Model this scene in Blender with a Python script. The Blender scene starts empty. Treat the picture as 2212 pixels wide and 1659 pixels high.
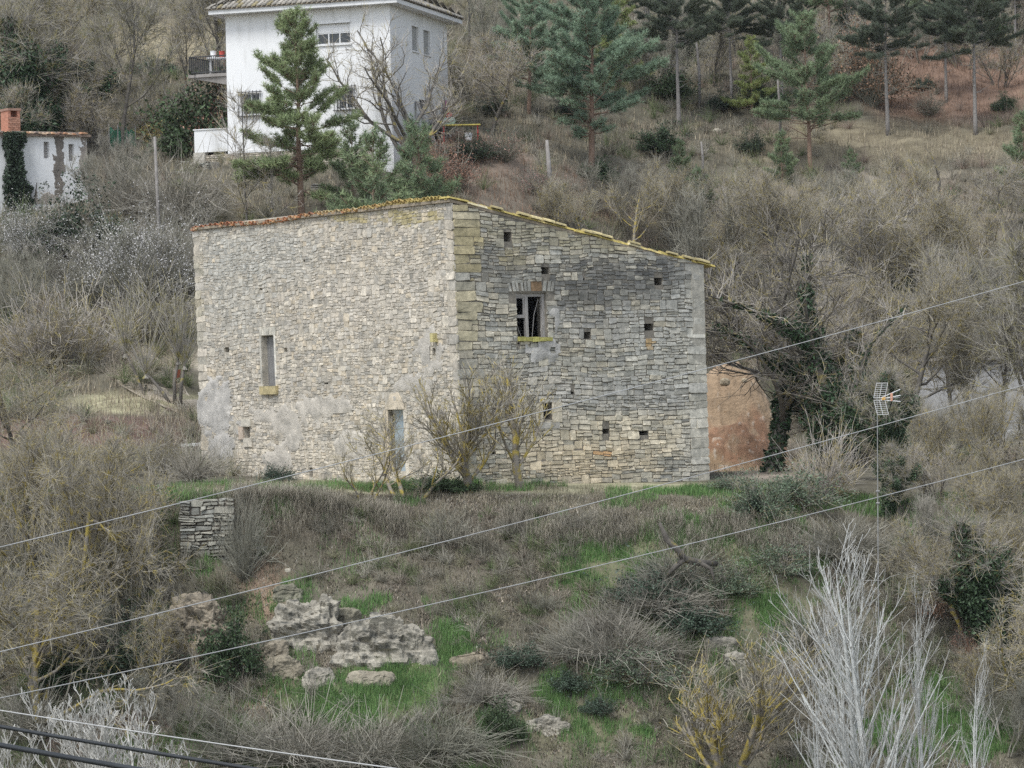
import bpy, math, random
import numpy as np
from mathutils import Vector
R = math.radians
S = bpy.context.scene
COL = S.collection
# ------------------------------------------------------------------ camera, sky, sun, exposure
F, ROLL, VH = 7699.0, R(1.3), -40.0            # focal length in units of a 2212 px wide picture, roll, horizon offset
cam = bpy.data.cameras.new('camera'); co = bpy.data.objects.new('camera', cam); COL.objects.link(co)
cam.sensor_width = 36.0; cam.lens = 36.0 * F / 2212.0; cam.clip_start = 0.5; cam.clip_end = 3000
from mathutils import Matrix
co.matrix_world = Matrix.Rotation(R(90) + math.atan(-VH / F), 4, 'X') @ Matrix.Rotation(-ROLL, 4, 'Z')
S.camera = co
W = bpy.data.worlds.new('World'); S.world = W; W.use_nodes = True
wn = W.node_tree.nodes; wl = W.node_tree.links
sky = wn.new('ShaderNodeTexSky'); sky.sky_type = 'NISHITA'; sky.sun_disc = False
SUN_EL, SUN_AZ = R(58), R(215)                 # azimuth the light comes from, clockwise from +Y
sky.sun_elevation = SUN_EL; sky.sun_rotation = SUN_AZ
hs = wn.new('ShaderNodeHueSaturation'); hs.inputs['Saturation'].default_value = 0.46
wl.new(sky.outputs[0], hs.inputs['Color']); bg = wn['Background']
wl.new(hs.outputs[0], bg.inputs[0]); bg.inputs[1].default_value = 0.125
sl = bpy.data.lights.new('sun', 'SUN'); sl.energy = 1.5; sl.angle = R(22); sl.color = (1.0, 0.995, 0.975)
so = bpy.data.objects.new('sun', sl); COL.objects.link(so)
sd = Vector((math.sin(SUN_AZ) * math.cos(SUN_EL), math.cos(SUN_AZ) * math.cos(SUN_EL), math.sin(SUN_EL)))
so.rotation_euler = (-sd).to_track_quat('-Z', 'Y').to_euler(); so.location = (0, 60, 60)
S.view_settings.view_transform = 'Standard'; S.view_settings.look = 'None'
S.view_settings.exposure = 0.92; S.view_settings.gamma = 1.0
S.cycles.use_denoising = False; S.cycles.max_bounces = 5; S.cycles.diffuse_bounces = 3; S.cycles.transparent_max_bounces = 4

rnd = random.Random(5)
nr = np.random.default_rng(7)
# ------------------------------------------------------------------ pixel <-> place
cr, sr = math.cos(ROLL), math.sin(ROLL)
def uv_of(ox, oy):
    dx, dy = ox - 1106.0, 829.5 - oy
    return dx * cr + dy * sr, -dx * sr + dy * cr
def P(ox, oy, Y):
    u, v = uv_of(ox, oy)
    return Vector((u * Y / F, Y, (v - VH) * Y / F))
def pix(x, y, z):
    y = np.maximum(y, 1e-3)
    u = x / y * F; v = z / y * F + VH
    return 1106.0 + u * cr - v * sr, 829.5 - (u * sr + v * cr)
# ------------------------------------------------------------------ noise
def _h(ix, iy, iz, s):
    n = (ix.astype(np.int64) * 374761393 + iy.astype(np.int64) * 668265263 + iz.astype(np.int64) * 1274126177 + s * 974634541) & 0xffffffff
    n = ((n ^ (n >> 13)) * 1103515245) & 0xffffffff
    n = ((n ^ (n >> 16)) * 2654435761) & 0xffffffff
    return ((n ^ (n >> 15)) & 0xffffff) / float(0xffffff)
def vn(p, s=0):
    p = np.asarray(p, float); i = np.floor(p); f = p - i; f = f * f * (3 - 2 * f)
    o = 0
    for a in (0, 1):
        for b in (0, 1):
            for c in (0, 1):
                w = (f[:, 0] if a else 1 - f[:, 0]) * (f[:, 1] if b else 1 - f[:, 1]) * (f[:, 2] if c else 1 - f[:, 2])
                o = o + w * _h(i[:, 0] + a, i[:, 1] + b, i[:, 2] + c, s)
    return o
def fbm(p, o=4, s=0):
    p = np.asarray(p, float); a = 0.5; t = 0; n = 0
    for k in range(o):
        t = t + a * vn(p * 2 ** k + 17.3 * k, s + k); n += a; a *= 0.5
    return t / n
def fb2(x, y, o=4, s=0):
    x = np.atleast_1d(np.asarray(x, float)); y = np.atleast_1d(np.asarray(y, float))
    return fbm(np.stack([x, y, np.zeros_like(x) + .37], 1), o, s)
# ------------------------------------------------------------------ mesh building
class MB:
    def __init__(s): s.v = []; s.f = []; s.c = []; s.n = 0
    def add(s, V, Fs, c=(1, 1, 1)):
        V = np.asarray(V, float).reshape(-1, 3)
        for f in (Fs if isinstance(Fs, list) else [Fs]):
            if len(f): s.f.append(np.asarray(f, np.int64) + s.n)
        c = np.asarray(c, float)
        s.c.append(np.broadcast_to(c, (len(V), 3)) if c.ndim == 1 else c)
        s.v.append(V); s.n += len(V); return s
    def arrays(s): return np.concatenate(s.v), s.f, np.concatenate(s.c)
ORG = {}
def tag(o, label=None, cat=None, group=None, kind=None):
    if label: o['label'] = label
    if cat: o['category'] = cat
    if group: o['group'] = group
    if kind: o['kind'] = kind
    return o
def obj(name, mb, mat, parent=None, smooth=False, org=None, label=None):
    V, Fs, Cc = mb.arrays()
    if parent is not None: org = Vector(ORG.get(parent.name, (0, 0, 0)))
    elif org is None: org = Vector((V[:, 0].mean(), V[:, 1].mean(), V[:, 2].min()))
    V = V - np.array(org)
    me = bpy.data.meshes.new(name)
    me.vertices.add(len(V)); me.vertices.foreach_set('co', V.astype(np.float32).ravel())
    lp = np.concatenate([f.ravel() for f in Fs]); sz = np.concatenate([np.full(len(f), f.shape[1]) for f in Fs])
    me.loops.add(len(lp)); me.loops.foreach_set('vertex_index', lp.astype(np.int32))
    me.polygons.add(len(sz)); st = np.concatenate([[0], np.cumsum(sz)[:-1]])
    me.polygons.foreach_set('loop_start', st.astype(np.int32))
    me.polygons.foreach_set('use_smooth', np.full(len(sz), bool(smooth)))
    me.update(calc_edges=True)
    a = me.attributes.new('col', 'FLOAT_COLOR', 'POINT')
    a.data.foreach_set('color', np.concatenate([Cc, np.ones((len(Cc), 1))], 1).astype(np.float32).ravel())
    me.materials.append(mat)
    o = bpy.data.objects.new(name, me); COL.objects.link(o)
    if parent is not None: o.parent = parent
    else: o.location = org
    ORG[o.name] = tuple(org)
    if label: o['label'] = label
    return o
def thing(name, loc, label, cat, group=None):
    o = bpy.data.objects.new(name, None); COL.objects.link(o); o.location = loc; o.empty_display_size = .3
    ORG[o.name] = tuple(loc); return tag(o, label, cat, group)
def hexa(mb, p, c=(1, 1, 1)):                       # p: 8 points, bottom ring then top ring
    mb.add([tuple(q) for q in p], [np.array([[3, 2, 1, 0], [4, 5, 6, 7], [0, 1, 5, 4], [1, 2, 6, 5], [2, 3, 7, 6], [3, 0, 4, 7]])], c); return mb
def box(mb, x0, x1, y0, y1, z0, z1, c=(1, 1, 1)):
    return hexa(mb, [(x0, y0, z0), (x1, y0, z0), (x1, y1, z0), (x0, y1, z0), (x0, y0, z1), (x1, y0, z1), (x1, y1, z1), (x0, y1, z1)], c)
def tubes(mb, pts, rad, S_=5, c=(1, 1, 1), cap=False):    # pts N,K,3  rad N,K
    pts = np.asarray(pts, float); rad = np.asarray(rad, float)
    N, K, _ = pts.shape
    t = np.empty_like(pts); t[:, 1:-1] = pts[:, 2:] - pts[:, :-2]; t[:, 0] = pts[:, 1] - pts[:, 0]; t[:, -1] = pts[:, -1] - pts[:, -2]
    t /= np.linalg.norm(t, axis=2, keepdims=True) + 1e-9
    tm = pts[:, -1] - pts[:, 0]
    ref = np.where(np.abs(tm[:, 2:3]) > .8 * np.linalg.norm(tm, axis=1, keepdims=True), np.array([[1., .1, 0]]), np.array([[.05, .1, 1.]]))[:, None, :]
    a = np.cross(t, np.broadcast_to(ref, t.shape)); a /= np.linalg.norm(a, axis=2, keepdims=True) + 1e-9
    b = np.cross(t, a)
    th = np.arange(S_) * 2 * math.pi / S_
    V = pts[:, :, None, :] + rad[:, :, None, None] * (a[:, :, None, :] * np.cos(th)[None, None, :, None] + b[:, :, None, :] * np.sin(th)[None, None, :, None])
    k = np.arange(S_); k2 = (k + 1) % S_
    q = np.stack([k, k2, k2 + S_, k + S_], 1)
    q = (q[None, None] + (np.arange(K - 1) * S_)[None, :, None, None] + (np.arange(N) * K * S_)[:, None, None, None]).reshape(-1, 4)
    Fs = [q]
    if cap:
        Fs.append((k[None, ::-1] + (np.arange(N) * K * S_)[:, None])); Fs.append((k[None] + (np.arange(N) * K * S_ + (K - 1) * S_)[:, None]))
    c = np.asarray(c, float)
    if c.ndim == 2: c = np.repeat(c, K * S_, 0)
    mb.add(V.reshape(-1, 3), Fs, c); return mb
def tube1(mb, pts, rad, S_=8, c=(1, 1, 1), cap=True):
    pts = np.array([tuple(p) for p in pts], float)[None]
    rad = np.full((1, pts.shape[1]), rad) if np.isscalar(rad) else np.array(rad, float)[None]
    return tubes(mb, pts, rad, S_, c, cap)
def rings(mb, C3, W3, H3, c): pass
# ------------------------------------------------------------------ materials
def mat(name, c0, c1=None, scale=4.0, detail=6.0, rough=.9, bump=0.0, bscale=30.0, attr=False, rand=0.0, c2=None, s2=1.5, t2=.55, w2=.1, stretch=None, spec=.2, metal=0, rand_h=0.0):
    m = bpy.data.materials.new(name); m.use_nodes = True; nt = m.node_tree; N = nt.nodes; L = nt.links
    b = N['Principled BSDF']; b.inputs['Roughness'].default_value = rough; b.inputs['Specular IOR Level'].default_value = spec; b.inputs['Metallic'].default_value = metal
    tc = N.new('ShaderNodeTexCoord'); co_ = tc.outputs['Object']
    if stretch:
        mp = N.new('ShaderNodeMapping'); mp.inputs['Scale'].default_value = stretch; L.new(co_, mp.inputs[0]); co_ = mp.outputs[0]
    def nz(sc, det=6.0, ro=.6):
        n = N.new('ShaderNodeTexNoise'); n.inputs['Scale'].default_value = sc; n.inputs['Detail'].default_value = det; n.inputs['Roughness'].default_value = ro
        L.new(co_, n.inputs['Vector']); return n.outputs['Fac']
    def mix(f, a, c, mode='MIX'):
        x = N.new('ShaderNodeMix'); x.data_type = 'RGBA'; x.blend_type = mode
        for k, val in ((0, f), (6, a), (7, c)):
            if hasattr(val, 'links'): L.new(val, x.inputs[k])
            else: x.inputs[k].default_value = val if k == 0 else (*val[:3], 1)
        return x.outputs[2]
    def ramp(f, a, z):
        r = N.new('ShaderNodeMapRange'); r.inputs[1].default_value = a; r.inputs[2].default_value = z; L.new(f, r.inputs[0]); return r.outputs[0]
    c1 = c1 or c0
    col = mix(ramp(nz(scale, detail), .33, .67), c0, c1)
    if c2: col = mix(ramp(nz(s2, 7, .65), t2 - w2, t2 + w2), col, c2)
    if attr:
        at = N.new('ShaderNodeAttribute'); at.attribute_name = 'col'; col = mix(1.0, at.outputs['Color'], col, 'MULTIPLY')
    if rand or rand_h:
        oi = N.new('ShaderNodeObjectInfo'); h = N.new('ShaderNodeHueSaturation'); L.new(col, h.inputs['Color'])
        r = N.new('ShaderNodeMapRange'); r.inputs[3].default_value = 1 - rand; r.inputs[4].default_value = 1 + rand; L.new(oi.outputs['Random'], r.inputs[0]); L.new(r.outputs[0], h.inputs['Value'])
        if rand_h:
            r = N.new('ShaderNodeMapRange'); r.inputs[3].default_value = .5 + rand_h; r.inputs[4].default_value = .5 - rand_h; L.new(oi.outputs['Random'], r.inputs[0]); L.new(r.outputs[0], h.inputs['Hue'])
        col = h.outputs[0]
    L.new(col, b.inputs['Base Color'])
    if bump:
        bp = N.new('ShaderNodeBump'); bp.inputs['Strength'].default_value = bump; bp.inputs['Distance'].default_value = .05
        L.new(nz(bscale, 5, .65), bp.inputs['Height']); L.new(bp.outputs[0], b.inputs['Normal'])
    return m
M = {}
M['ground'] = mat('ground soil', (.62, .6, .58), (1.3, 1.28, 1.25), 1.1, 10, bump=.9, bscale=6, attr=True)
M['stone'] = mat('rubble stone', (.72, .73, .72), (1.26, 1.25, 1.22), 7, 9, bump=.35, bscale=30, attr=True, c2=(.62, .63, .62), s2=2.2, t2=.6, w2=.1)
M['plaster'] = mat('old render', (.74, .74, .73), (1.2, 1.18, 1.15), 2.2, 10, bump=.7, bscale=14, attr=True)
M['tile'] = mat('clay roof tile', (.7, .7, .7), (1.25, 1.2, 1.15), 8, 6, bump=.3, attr=True)
M['wood'] = mat('weathered wood', (.30, .28, .26), (.44, .42, .40), 3, 6, stretch=(8, 8, 1), bump=.3)
M['oldwood'] = mat('old grey wood', (.15, .145, .14), (.27, .265, .255), 3, 6, stretch=(8, 8, 1), bump=.3)
M['door'] = mat('blue grey sheet metal', (.27, .33, .36), (.36, .41, .43), 2, 6, rough=.6, c2=(.27, .27, .25), s2=1.2, t2=.62)
M['iron'] = mat('dark iron', (.05, .052, .055), (.08, .08, .08), 5, rough=.6)
M['rust'] = mat('rusty iron', (.16, .05, .03), (.25, .09, .05), 6, bump=.2)
M['white'] = mat('white render', (.74, .74, .725), (.82, .82, .81), .5, 8, bump=.15, bscale=10, attr=True, c2=(.58, .575, .55), s2=1.1, t2=.63, w2=.1, stretch=(1.3, 1.3, .22))
M['glass'] = mat('dark window glass', (.02, .025, .03), (.035, .04, .045), 1, rough=.08, spec=.5)
M['frame'] = mat('white window frame', (.78, .78, .77), rough=.6)
M['greyframe'] = mat('grey shutter', (.32, .32, .31), (.4, .4, .38), 3, rough=.7)
M['concrete'] = mat('grey concrete', (.24, .22, .20), (.34, .32, .30), 2, bump=.3)
M['brick'] = mat('brick', (.7, .7, .7), (1.2, 1.2, 1.2), 12, bump=.3, attr=True)
M['bark'] = mat('grey bark', (.095, .085, .072), (.185, .17, .15), 3, 8, bump=.5, bscale=20, c2=(.27, .225, .08), s2=3, t2=.60, w2=.05, rand=.15)
M['lichen'] = mat('lichened bark', (.17, .15, .12), (.28, .255, .22), 3, 8, bump=.4, c2=(.38, .30, .075), s2=4, t2=.52, w2=.06, rand=.12)
M['twig'] = mat('grey twigs', (.27, .25, .22), (.41, .38, .335), 1.2, 4, c2=(.33, .285, .12), s2=3.2, t2=.55, w2=.06, rand=.2, rand_h=.012)
M['twig_lichen'] = mat('lichened twigs', (.25, .23, .19), (.375, .345, .285), 1.2, 4, c2=(.39, .32, .11), s2=4.0, t2=.56, w2=.05, rand=.12)
M['bramble'] = mat('bramble stems', (.195, .185, .145), (.335, .32, .265), 1.6, 5, rand=.15, rand_h=.02)
M['palebark'] = mat('pale smooth bark', (.38, .37, .33), (.58, .565, .52), 2.5, 6, c2=(.30, .25, .12), s2=3, t2=.7, w2=.03)
M['poplar'] = mat('white poplar bark', (.44, .45, .425), (.66, .67, .64), 3, 6, c2=(.20, .19, .165), s2=6, t2=.62, w2=.04, stretch=(1, 1, 2))
M['poplar_twig'] = mat('poplar twigs', (.34, .33, .30), (.54, .535, .50), 2, 5)
M['pinebark'] = mat('pine bark', (.19, .125, .09), (.30, .21, .155), 4, 7, bump=.5, bscale=18, rand=.15)
M['greypine'] = mat('grey pine bark', (.19, .175, .16), (.30, .28, .26), 4, 7, bump=.5, bscale=18, rand=.12)
M['needle'] = mat('pine needles', (.8, .8, .8), (1.2, 1.2, 1.2), 1.0, 4, attr=True, rand=.12, rand_h=.012, rough=.7)
M['leaf'] = mat('evergreen leaves', (.8, .8, .8), (1.2, 1.2, 1.2), 1.5, 4, attr=True, rand=.15, rand_h=.015, rough=.55, spec=.35)
M['grass'] = mat('grass blades', (.85, .85, .85), (1.15, 1.15, 1.15), .8, 4, attr=True)
M['rock'] = mat('limestone', (.31, .285, .235), (.54, .50, .41), 2.4, 10, bump=1.0, bscale=9, c2=(.12, .12, .105), s2=2.8, t2=.575, w2=.07, attr=True)
M['earth'] = mat('orange earth', (.72, .72, .72), (1.22, 1.2, 1.18), 2.4, 9, attr=True, bump=1.0, bscale=9, c2=(.62, .50, .38), s2=9, t2=.68, w2=.04)
M['cable'] = mat('pale cable', (.38, .38, .365), (.48, .48, .465), 3, rough=.6)
M['black'] = mat('black cable', (.016, .019, .022), (.03, .034, .036), 8, rough=.45, spec=.4)
M['mast'] = mat('dull steel', (.22, .22, .21), (.3, .3, .29), 4, rough=.6)
M['alu'] = mat('aluminium', (.62, .62, .61), (.72, .72, .71), 4, rough=.5)
M['plastic'] = mat('coloured plastic', (.95, .95, .95), (1.05, 1.05, 1.05), 3, attr=True, rough=.5)
# ------------------------------------------------------------------ terrain
TC = {
 -400: [(92,1900),(97,1690),(100,1500),(103,1330),(105,1210),(107,1120),(110,1062),(118,1035),(124,1010),(127,975),(129,895),(135,862),(140,770),(145,650),(150,520),(155,450),(160,400),(170,300),(180,200),(190,100),(215,-110),(260,-360),(400,-400)],
 300: [(92,1900),(97,1690),(100,1500),(103,1320),(104.6,1205),(105.6,1085),(110,1058),(118,1035),(124,1010),(127,975),(129,905),(135,868),(140,790),(145,670),(150,520),(155,440),(160,385),(170,300),(180,200),(190,100),(215,-110),(260,-360),(400,-400)],
 520: [(92,1900),(97,1670),(100,1480),(103,1310),(104.6,1185),(105.3,1078),(110,1046),(118,1037),(128,1012),(133,960),(140,800),(148,590),(155,440),(158,362),(165,345),(170,300),(180,190),(190,90),(215,-110),(260,-350),(400,-380)],
 1000:[(92,1900),(97,1659),(100,1465),(103,1280),(106,1100),(107,1070),(110,1047),(116,1040),(128,1015),(133,960),(140,800),(148,600),(155,440),(160,335),(164,290),(170,255),(178,190),(190,75),(215,-110),(260,-350),(400,-380)],
 1560:[(92,1900),(97,1680),(100,1480),(103,1290),(106,1110),(107.5,1068),(112,1048),(118,1026),(130,1003),(145,960),(150,880),(155,740),(160,590),(166,450),(172,340),(180,230),(190,110),(215,-90),(260,-330),(400,-380)],
 2000:[(92,1900),(97,1700),(100,1520),(103,1360),(106,1190),(109,1085),(112,1036),(118,1005),(130,988),(148,975),(152,860),(156,740),(161,600),(166,480),(172,370),(178,290),(185,210),(192,110),(215,-80),(260,-330),(400,-380)]}
TC[2700] = TC[2000]
YK = np.array(sorted({y for c in TC.values() for y, _ in c} | {-60, -2, 8, 25, 55, 80}), float)
def _col(ox, prs):
    ys = [-60, -2, 8, 25, 55, 80] + [y for y, _ in prs]
    zs = [-1.2, -1.7, -2.7, -9, -17, -15.5] + [P(ox, o, y).z for y, o in prs]
    return np.interp(YK, ys, zs)
UK = np.array([uv_of(o, 800)[0] for o in TC]); ZT = np.stack([_col(o, p) for o, p in TC.items()])
H_BL, H_MID, H_R = P(440, 1038, 124.0), P(1000, 1045, 110.0), P(1531, 1045, 115.2)
LEFTV = np.array([H_BL.x - H_MID.x, H_BL.y - H_MID.y]); RIGHTV = np.array([H_R.x - H_MID.x, H_R.y - H_MID.y])
def in_par(x, y, o, a, b, g=0.0):
    d = a[0] * b[1] - a[1] * b[0]; px, py = x - o[0], y - o[1]
    s = (px * b[1] - py * b[0]) / d; t = (a[0] * py - a[1] * px) / d
    ga, gb = g / math.hypot(*a), g / math.hypot(*b)
    return (s > -ga) & (s < 1 + ga) & (t > -gb) & (t < 1 + gb)
WH_A, WH_C, WH_R = P(493, 326, 160.9), P(848, 308, 158.0), P(970, 285, 166.4)
WLEFT = np.array([WH_A.x - WH_C.x, WH_A.y - WH_C.y]); WRIGHT = np.array([WH_R.x - WH_C.x, WH_R.y - WH_C.y])
MOUND = P(1588, 1005, 125.0)
def gz(x, y):
    x = np.atleast_1d(np.asarray(x, float)); y = np.atleast_1d(np.asarray(y, float))
    u = np.where(y > 20, x / np.maximum(y, 20) * F, x * F / 20)
    u = np.clip(u, UK[0], UK[-1] - 1e-6)
    j = np.clip(np.searchsorted(UK, u, side='right') - 1, 0, len(UK) - 2); s = (u - UK[j]) / (UK[j + 1] - UK[j]); s = s * s * (3 - 2 * s)
    k = np.clip(np.searchsorted(YK, y, side='right') - 1, 0, len(YK) - 2); t = np.clip((y - YK[k]) / (YK[k + 1] - YK[k]), 0, 1)
    z = (1 - s) * ((1 - t) * ZT[j, k] + t * ZT[j, k + 1]) + s * ((1 - t) * ZT[j + 1, k] + t * ZT[j + 1, k + 1])
    amp = np.interp(y, [0, 60, 92, 104.5, 106.8, 109, 124, 129, 140, 200, 300], [.0, .5, .5, .45, .12, .03, .05, .3, .55, .9, 2])
    return z + amp * (fb2(x * .35, y * .35, 4, 3) - .5) * 2 + amp * .35 * (fb2(x * 1.7, y * 1.7, 3, 9) - .5)
def gz1(x, y): return float(gz([x], [y])[0])
def hit(ox, oy, y0=85.0, y1=260.0):
    u, v = uv_of(ox, oy); Y = np.arange(y0, y1, .12)
    d = (v - VH) * Y / F - gz(u * Y / F, Y); k = np.argmax(d < 0)
    y = Y[k] if d[k] < 0 else y1
    x = u * y / F; return Vector((x, y, gz1(x, y)))
def at(ox, Y, oy=700):
    x = uv_of(ox, oy)[0] * Y / F; return Vector((x, Y, gz1(x, Y)))
# colour zones of the soil itself: (ox, oy, rx, ry, colour, weight)
SOIL = (.118, .110, .083)
ZONES = [(360,95,120,50,(.34,.30,.20),.9),(60,60,120,60,(.24,.22,.17),.5),(2050,175,230,90,(.20,.135,.10),1),(1000,345,160,60,(.215,.17,.135),.9),
 (1250,420,260,60,(.21,.175,.14),.7),(1900,310,340,50,(.20,.175,.12),.9),(1800,480,400,120,(.26,.225,.18),.8),(300,870,190,25,(.40,.38,.24),.8),
 (170,935,300,38,(.17,.115,.095),1),(330,775,140,40,(.40,.36,.29),.6),(1700,1010,120,30,(.34,.29,.24),.7),(1000,1052,620,16,(.35,.335,.23),1),
 (570,1270,50,70,(.245,.18,.13),1),(560,1480,60,60,(.24,.16,.12),.7),(850,1470,110,90,(.11,.15,.06),1),(700,1540,120,60,(.12,.155,.07),.8),
 (880,1130,330,60,(.15,.132,.105),.8),(1000,1250,260,70,(.16,.142,.112),.8),(1380,1230,170,110,(.16,.165,.095),.8),(1640,1170,110,90,(.165,.16,.10),.8),(1640,1330,150,90,(.165,.16,.10),.7),
 (1260,1570,150,60,(.165,.16,.10),.8),(2120,1560,100,120,(.165,.16,.11),.7),(300,1600,260,70,(.20,.155,.135),.8)]
def soil(ox, oy, jit):
    c = np.tile(np.array(SOIL), (len(ox), 1))
    for zx, zy, rx, ry, zc, w in ZONES:
        d = ((ox - zx) / rx) ** 2 + ((oy - zy) / ry) ** 2
        k = (np.clip((1.35 - d + jit * 1.4) / .8, 0, 1) * w)[:, None]
        c = c * (1 - k) + np.array(zc) * k
    return c
def zone_k(ox, oy, zs, jit):
    k = np.zeros(len(ox))
    for zx, zy, rx, ry in zs:
        k = np.maximum(k, np.clip((1.3 - ((ox - zx) / rx) ** 2 - ((oy - zy) / ry) ** 2 + jit * 1.2) / .7, 0, 1))
    return k
xs = np.concatenate([np.linspace(-320, -62, 30), np.arange(-60, 60.1, .4), np.linspace(62, 320, 30)])
ys = np.concatenate([np.arange(-60, 80, 3), np.arange(80, 92, .6), np.arange(92, 112, .22), np.arange(112, 218, .5), np.arange(218, 420, 6)])
X, Yg = np.meshgrid(xs, ys); Zg = gz(X.ravel(), Yg.ravel())
nx, ny = len(xs), len(ys); ii = (np.arange(ny - 1)[:, None] * nx + np.arange(nx - 1)[None]).ravel()
px_, py_ = pix(X.ravel(), Yg.ravel(), Zg)
jit = (fb2(X.ravel() * .5, Yg.ravel() * .5, 4, 21) - .5)
g = MB(); g.add(np.stack([X.ravel(), Yg.ravel(), Zg], 1), np.stack([ii, ii + 1, ii + nx + 1, ii + nx], 1), soil(px_, py_, jit) * (1 + .35 * jit[:, None]))
tag(obj('ground', g, M['ground'], smooth=True, org=(0, 0, 0)), 'brown hillside of soil, dry grass and terraces', 'ground', kind='structure')
# dirt path, a strip laid on the hillside
pc = [hit(*q) for q in ((215, 752), (255, 775), (290, 800), (325, 830), (365, 862), (405, 890), (450, 905))]
m = MB(); pv = []
for k, q in enumerate(pc):
    for s in (-1, -.5, 0, .5, 1):
        a = pc[min(k + 1, len(pc) - 1)] - pc[max(k - 1, 0)]; nrm = Vector((-a.y, a.x, 0)).normalized()
        w = nrm * s * (1.0 + .3 * rnd.random()); x, y = q.x + w.x, q.y + w.y; pv.append((x, y, gz1(x, y) + .03))
kk = (np.arange(len(pc) - 1)[:, None] * 5 + np.arange(4)[None]).ravel()
m.add(pv, np.stack([kk, kk + 1, kk + 6, kk + 5], 1), (.42, .375, .30))
tag(obj('path', m, M['ground'], smooth=True), 'pale dirt track climbing beside the stone house', 'path', kind='structure')

# ------------------------------------------------------------------ wall faces
class Face:
    def __init__(s, A, B, z0, lean=(0, 0), ht=8.7):
        s.A = np.array(A[:2], float); s.B = np.array(B[:2], float); s.z0 = z0; d = s.B - s.A; s.L = float(np.hypot(*d)); s.d = d / s.L
        n = np.array([s.d[1], -s.d[0]]); s.n = n if n @ -(s.A + s.B) > 0 else -n
        s.lean = np.array(lean, float); s.ht = ht
    def uv(s, ox, oy):
        u, v = uv_of(ox, oy); uu = 0; off = np.zeros(2)
        for _ in range(3):
            A = s.A + off; Y = (A @ s.n) / (u / F * s.n[0] + s.n[1]); p = np.array([u / F * Y, Y]); z = (v - VH) * Y / F
            off = s.lean * ((z - s.z0) / s.ht)
        return float((p - s.A - off) @ s.d), z - s.z0
    def rect(s, x0, y0, x1, y1):
        xc, yc = (x0 + x1) / 2, (y0 + y1) / 2
        return (s.uv(x0, yc)[0], s.uv(xc, y1)[1], s.uv(x1, yc)[0], s.uv(xc, y0)[1])     # u0 v0 u1 v1
    def p(s, u, v, d=0):
        u = np.asarray(u, float); v = np.asarray(v, float); d = np.asarray(d, float); u, v, d = np.broadcast_arrays(u, v, d)
        xy = s.A + u[..., None] * s.d + d[..., None] * s.n + (v / s.ht)[..., None] * s.lean
        return np.concatenate([xy, (s.z0 + v)[..., None]], -1)
def fbox(mb, f, u0, u1, v0, v1, d0, d1, c=(1, 1, 1)):
    q = [(u0, v0, d0), (u1, v0, d0), (u1, v0, d1), (u0, v0, d1), (u0, v1, d0), (u1, v1, d0), (u1, v1, d1), (u0, v1, d1)]
    return hexa(mb, [f.p(*k) for k in q], c)
def fquad(mb, f, q, c=(1, 1, 1)): mb.add([f.p(*k) for k in q], np.array([[0, 1, 2, 3]]), c)
def plate(mb, f, u0, u1, v0, v1, ops, depth, c, step=.3, top=None, back=()):
    us = sorted({round(a, 4) for a in np.arange(u0, u1, step)} | {u1} | {round(o[k], 4) for o in ops for k in (0, 2)})
    vs = sorted({round(a, 4) for a in np.arange(v0, v1, step)} | {v1} | {round(o[k], 4) for o in ops for k in (1, 3)})
    us = [u for u in us if u0 <= u <= u1]; vs = [v for v in vs if v0 <= v <= v1]
    tp = top or (lambda u: 1e9)
    for a, b in zip(us, us[1:]):
        for e, h in zip(vs, vs[1:]):
            mu, mv = (a + b) / 2, (e + h) / 2
            if any(o[0] - 1e-3 < mu < o[2] + 1e-3 and o[1] - 1e-3 < mv < o[3] + 1e-3 for o in ops): continue
            if e >= max(tp(a), tp(b)): continue
            fquad(mb, f, [(a, min(e, tp(a)), 0), (b, min(e, tp(b)), 0), (b, min(h, tp(b)), 0), (a, min(h, tp(a)), 0)], c)
    for o in ops:
        a, e, b, h = o[:4]
        for q in ([(a, e), (b, e)], [(b, e), (b, h)], [(b, h), (a, h)], [(a, h), (a, e)]):
            fquad(mb, f, [(*q[0], 0), (*q[1], 0), (*q[1], -depth), (*q[0], -depth)], c)
        if o in back: fquad(mb, f, [(a, e, -depth), (b, e, -depth), (b, h, -depth), (a, h, -depth)], tuple(k * .5 for k in c))
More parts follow.
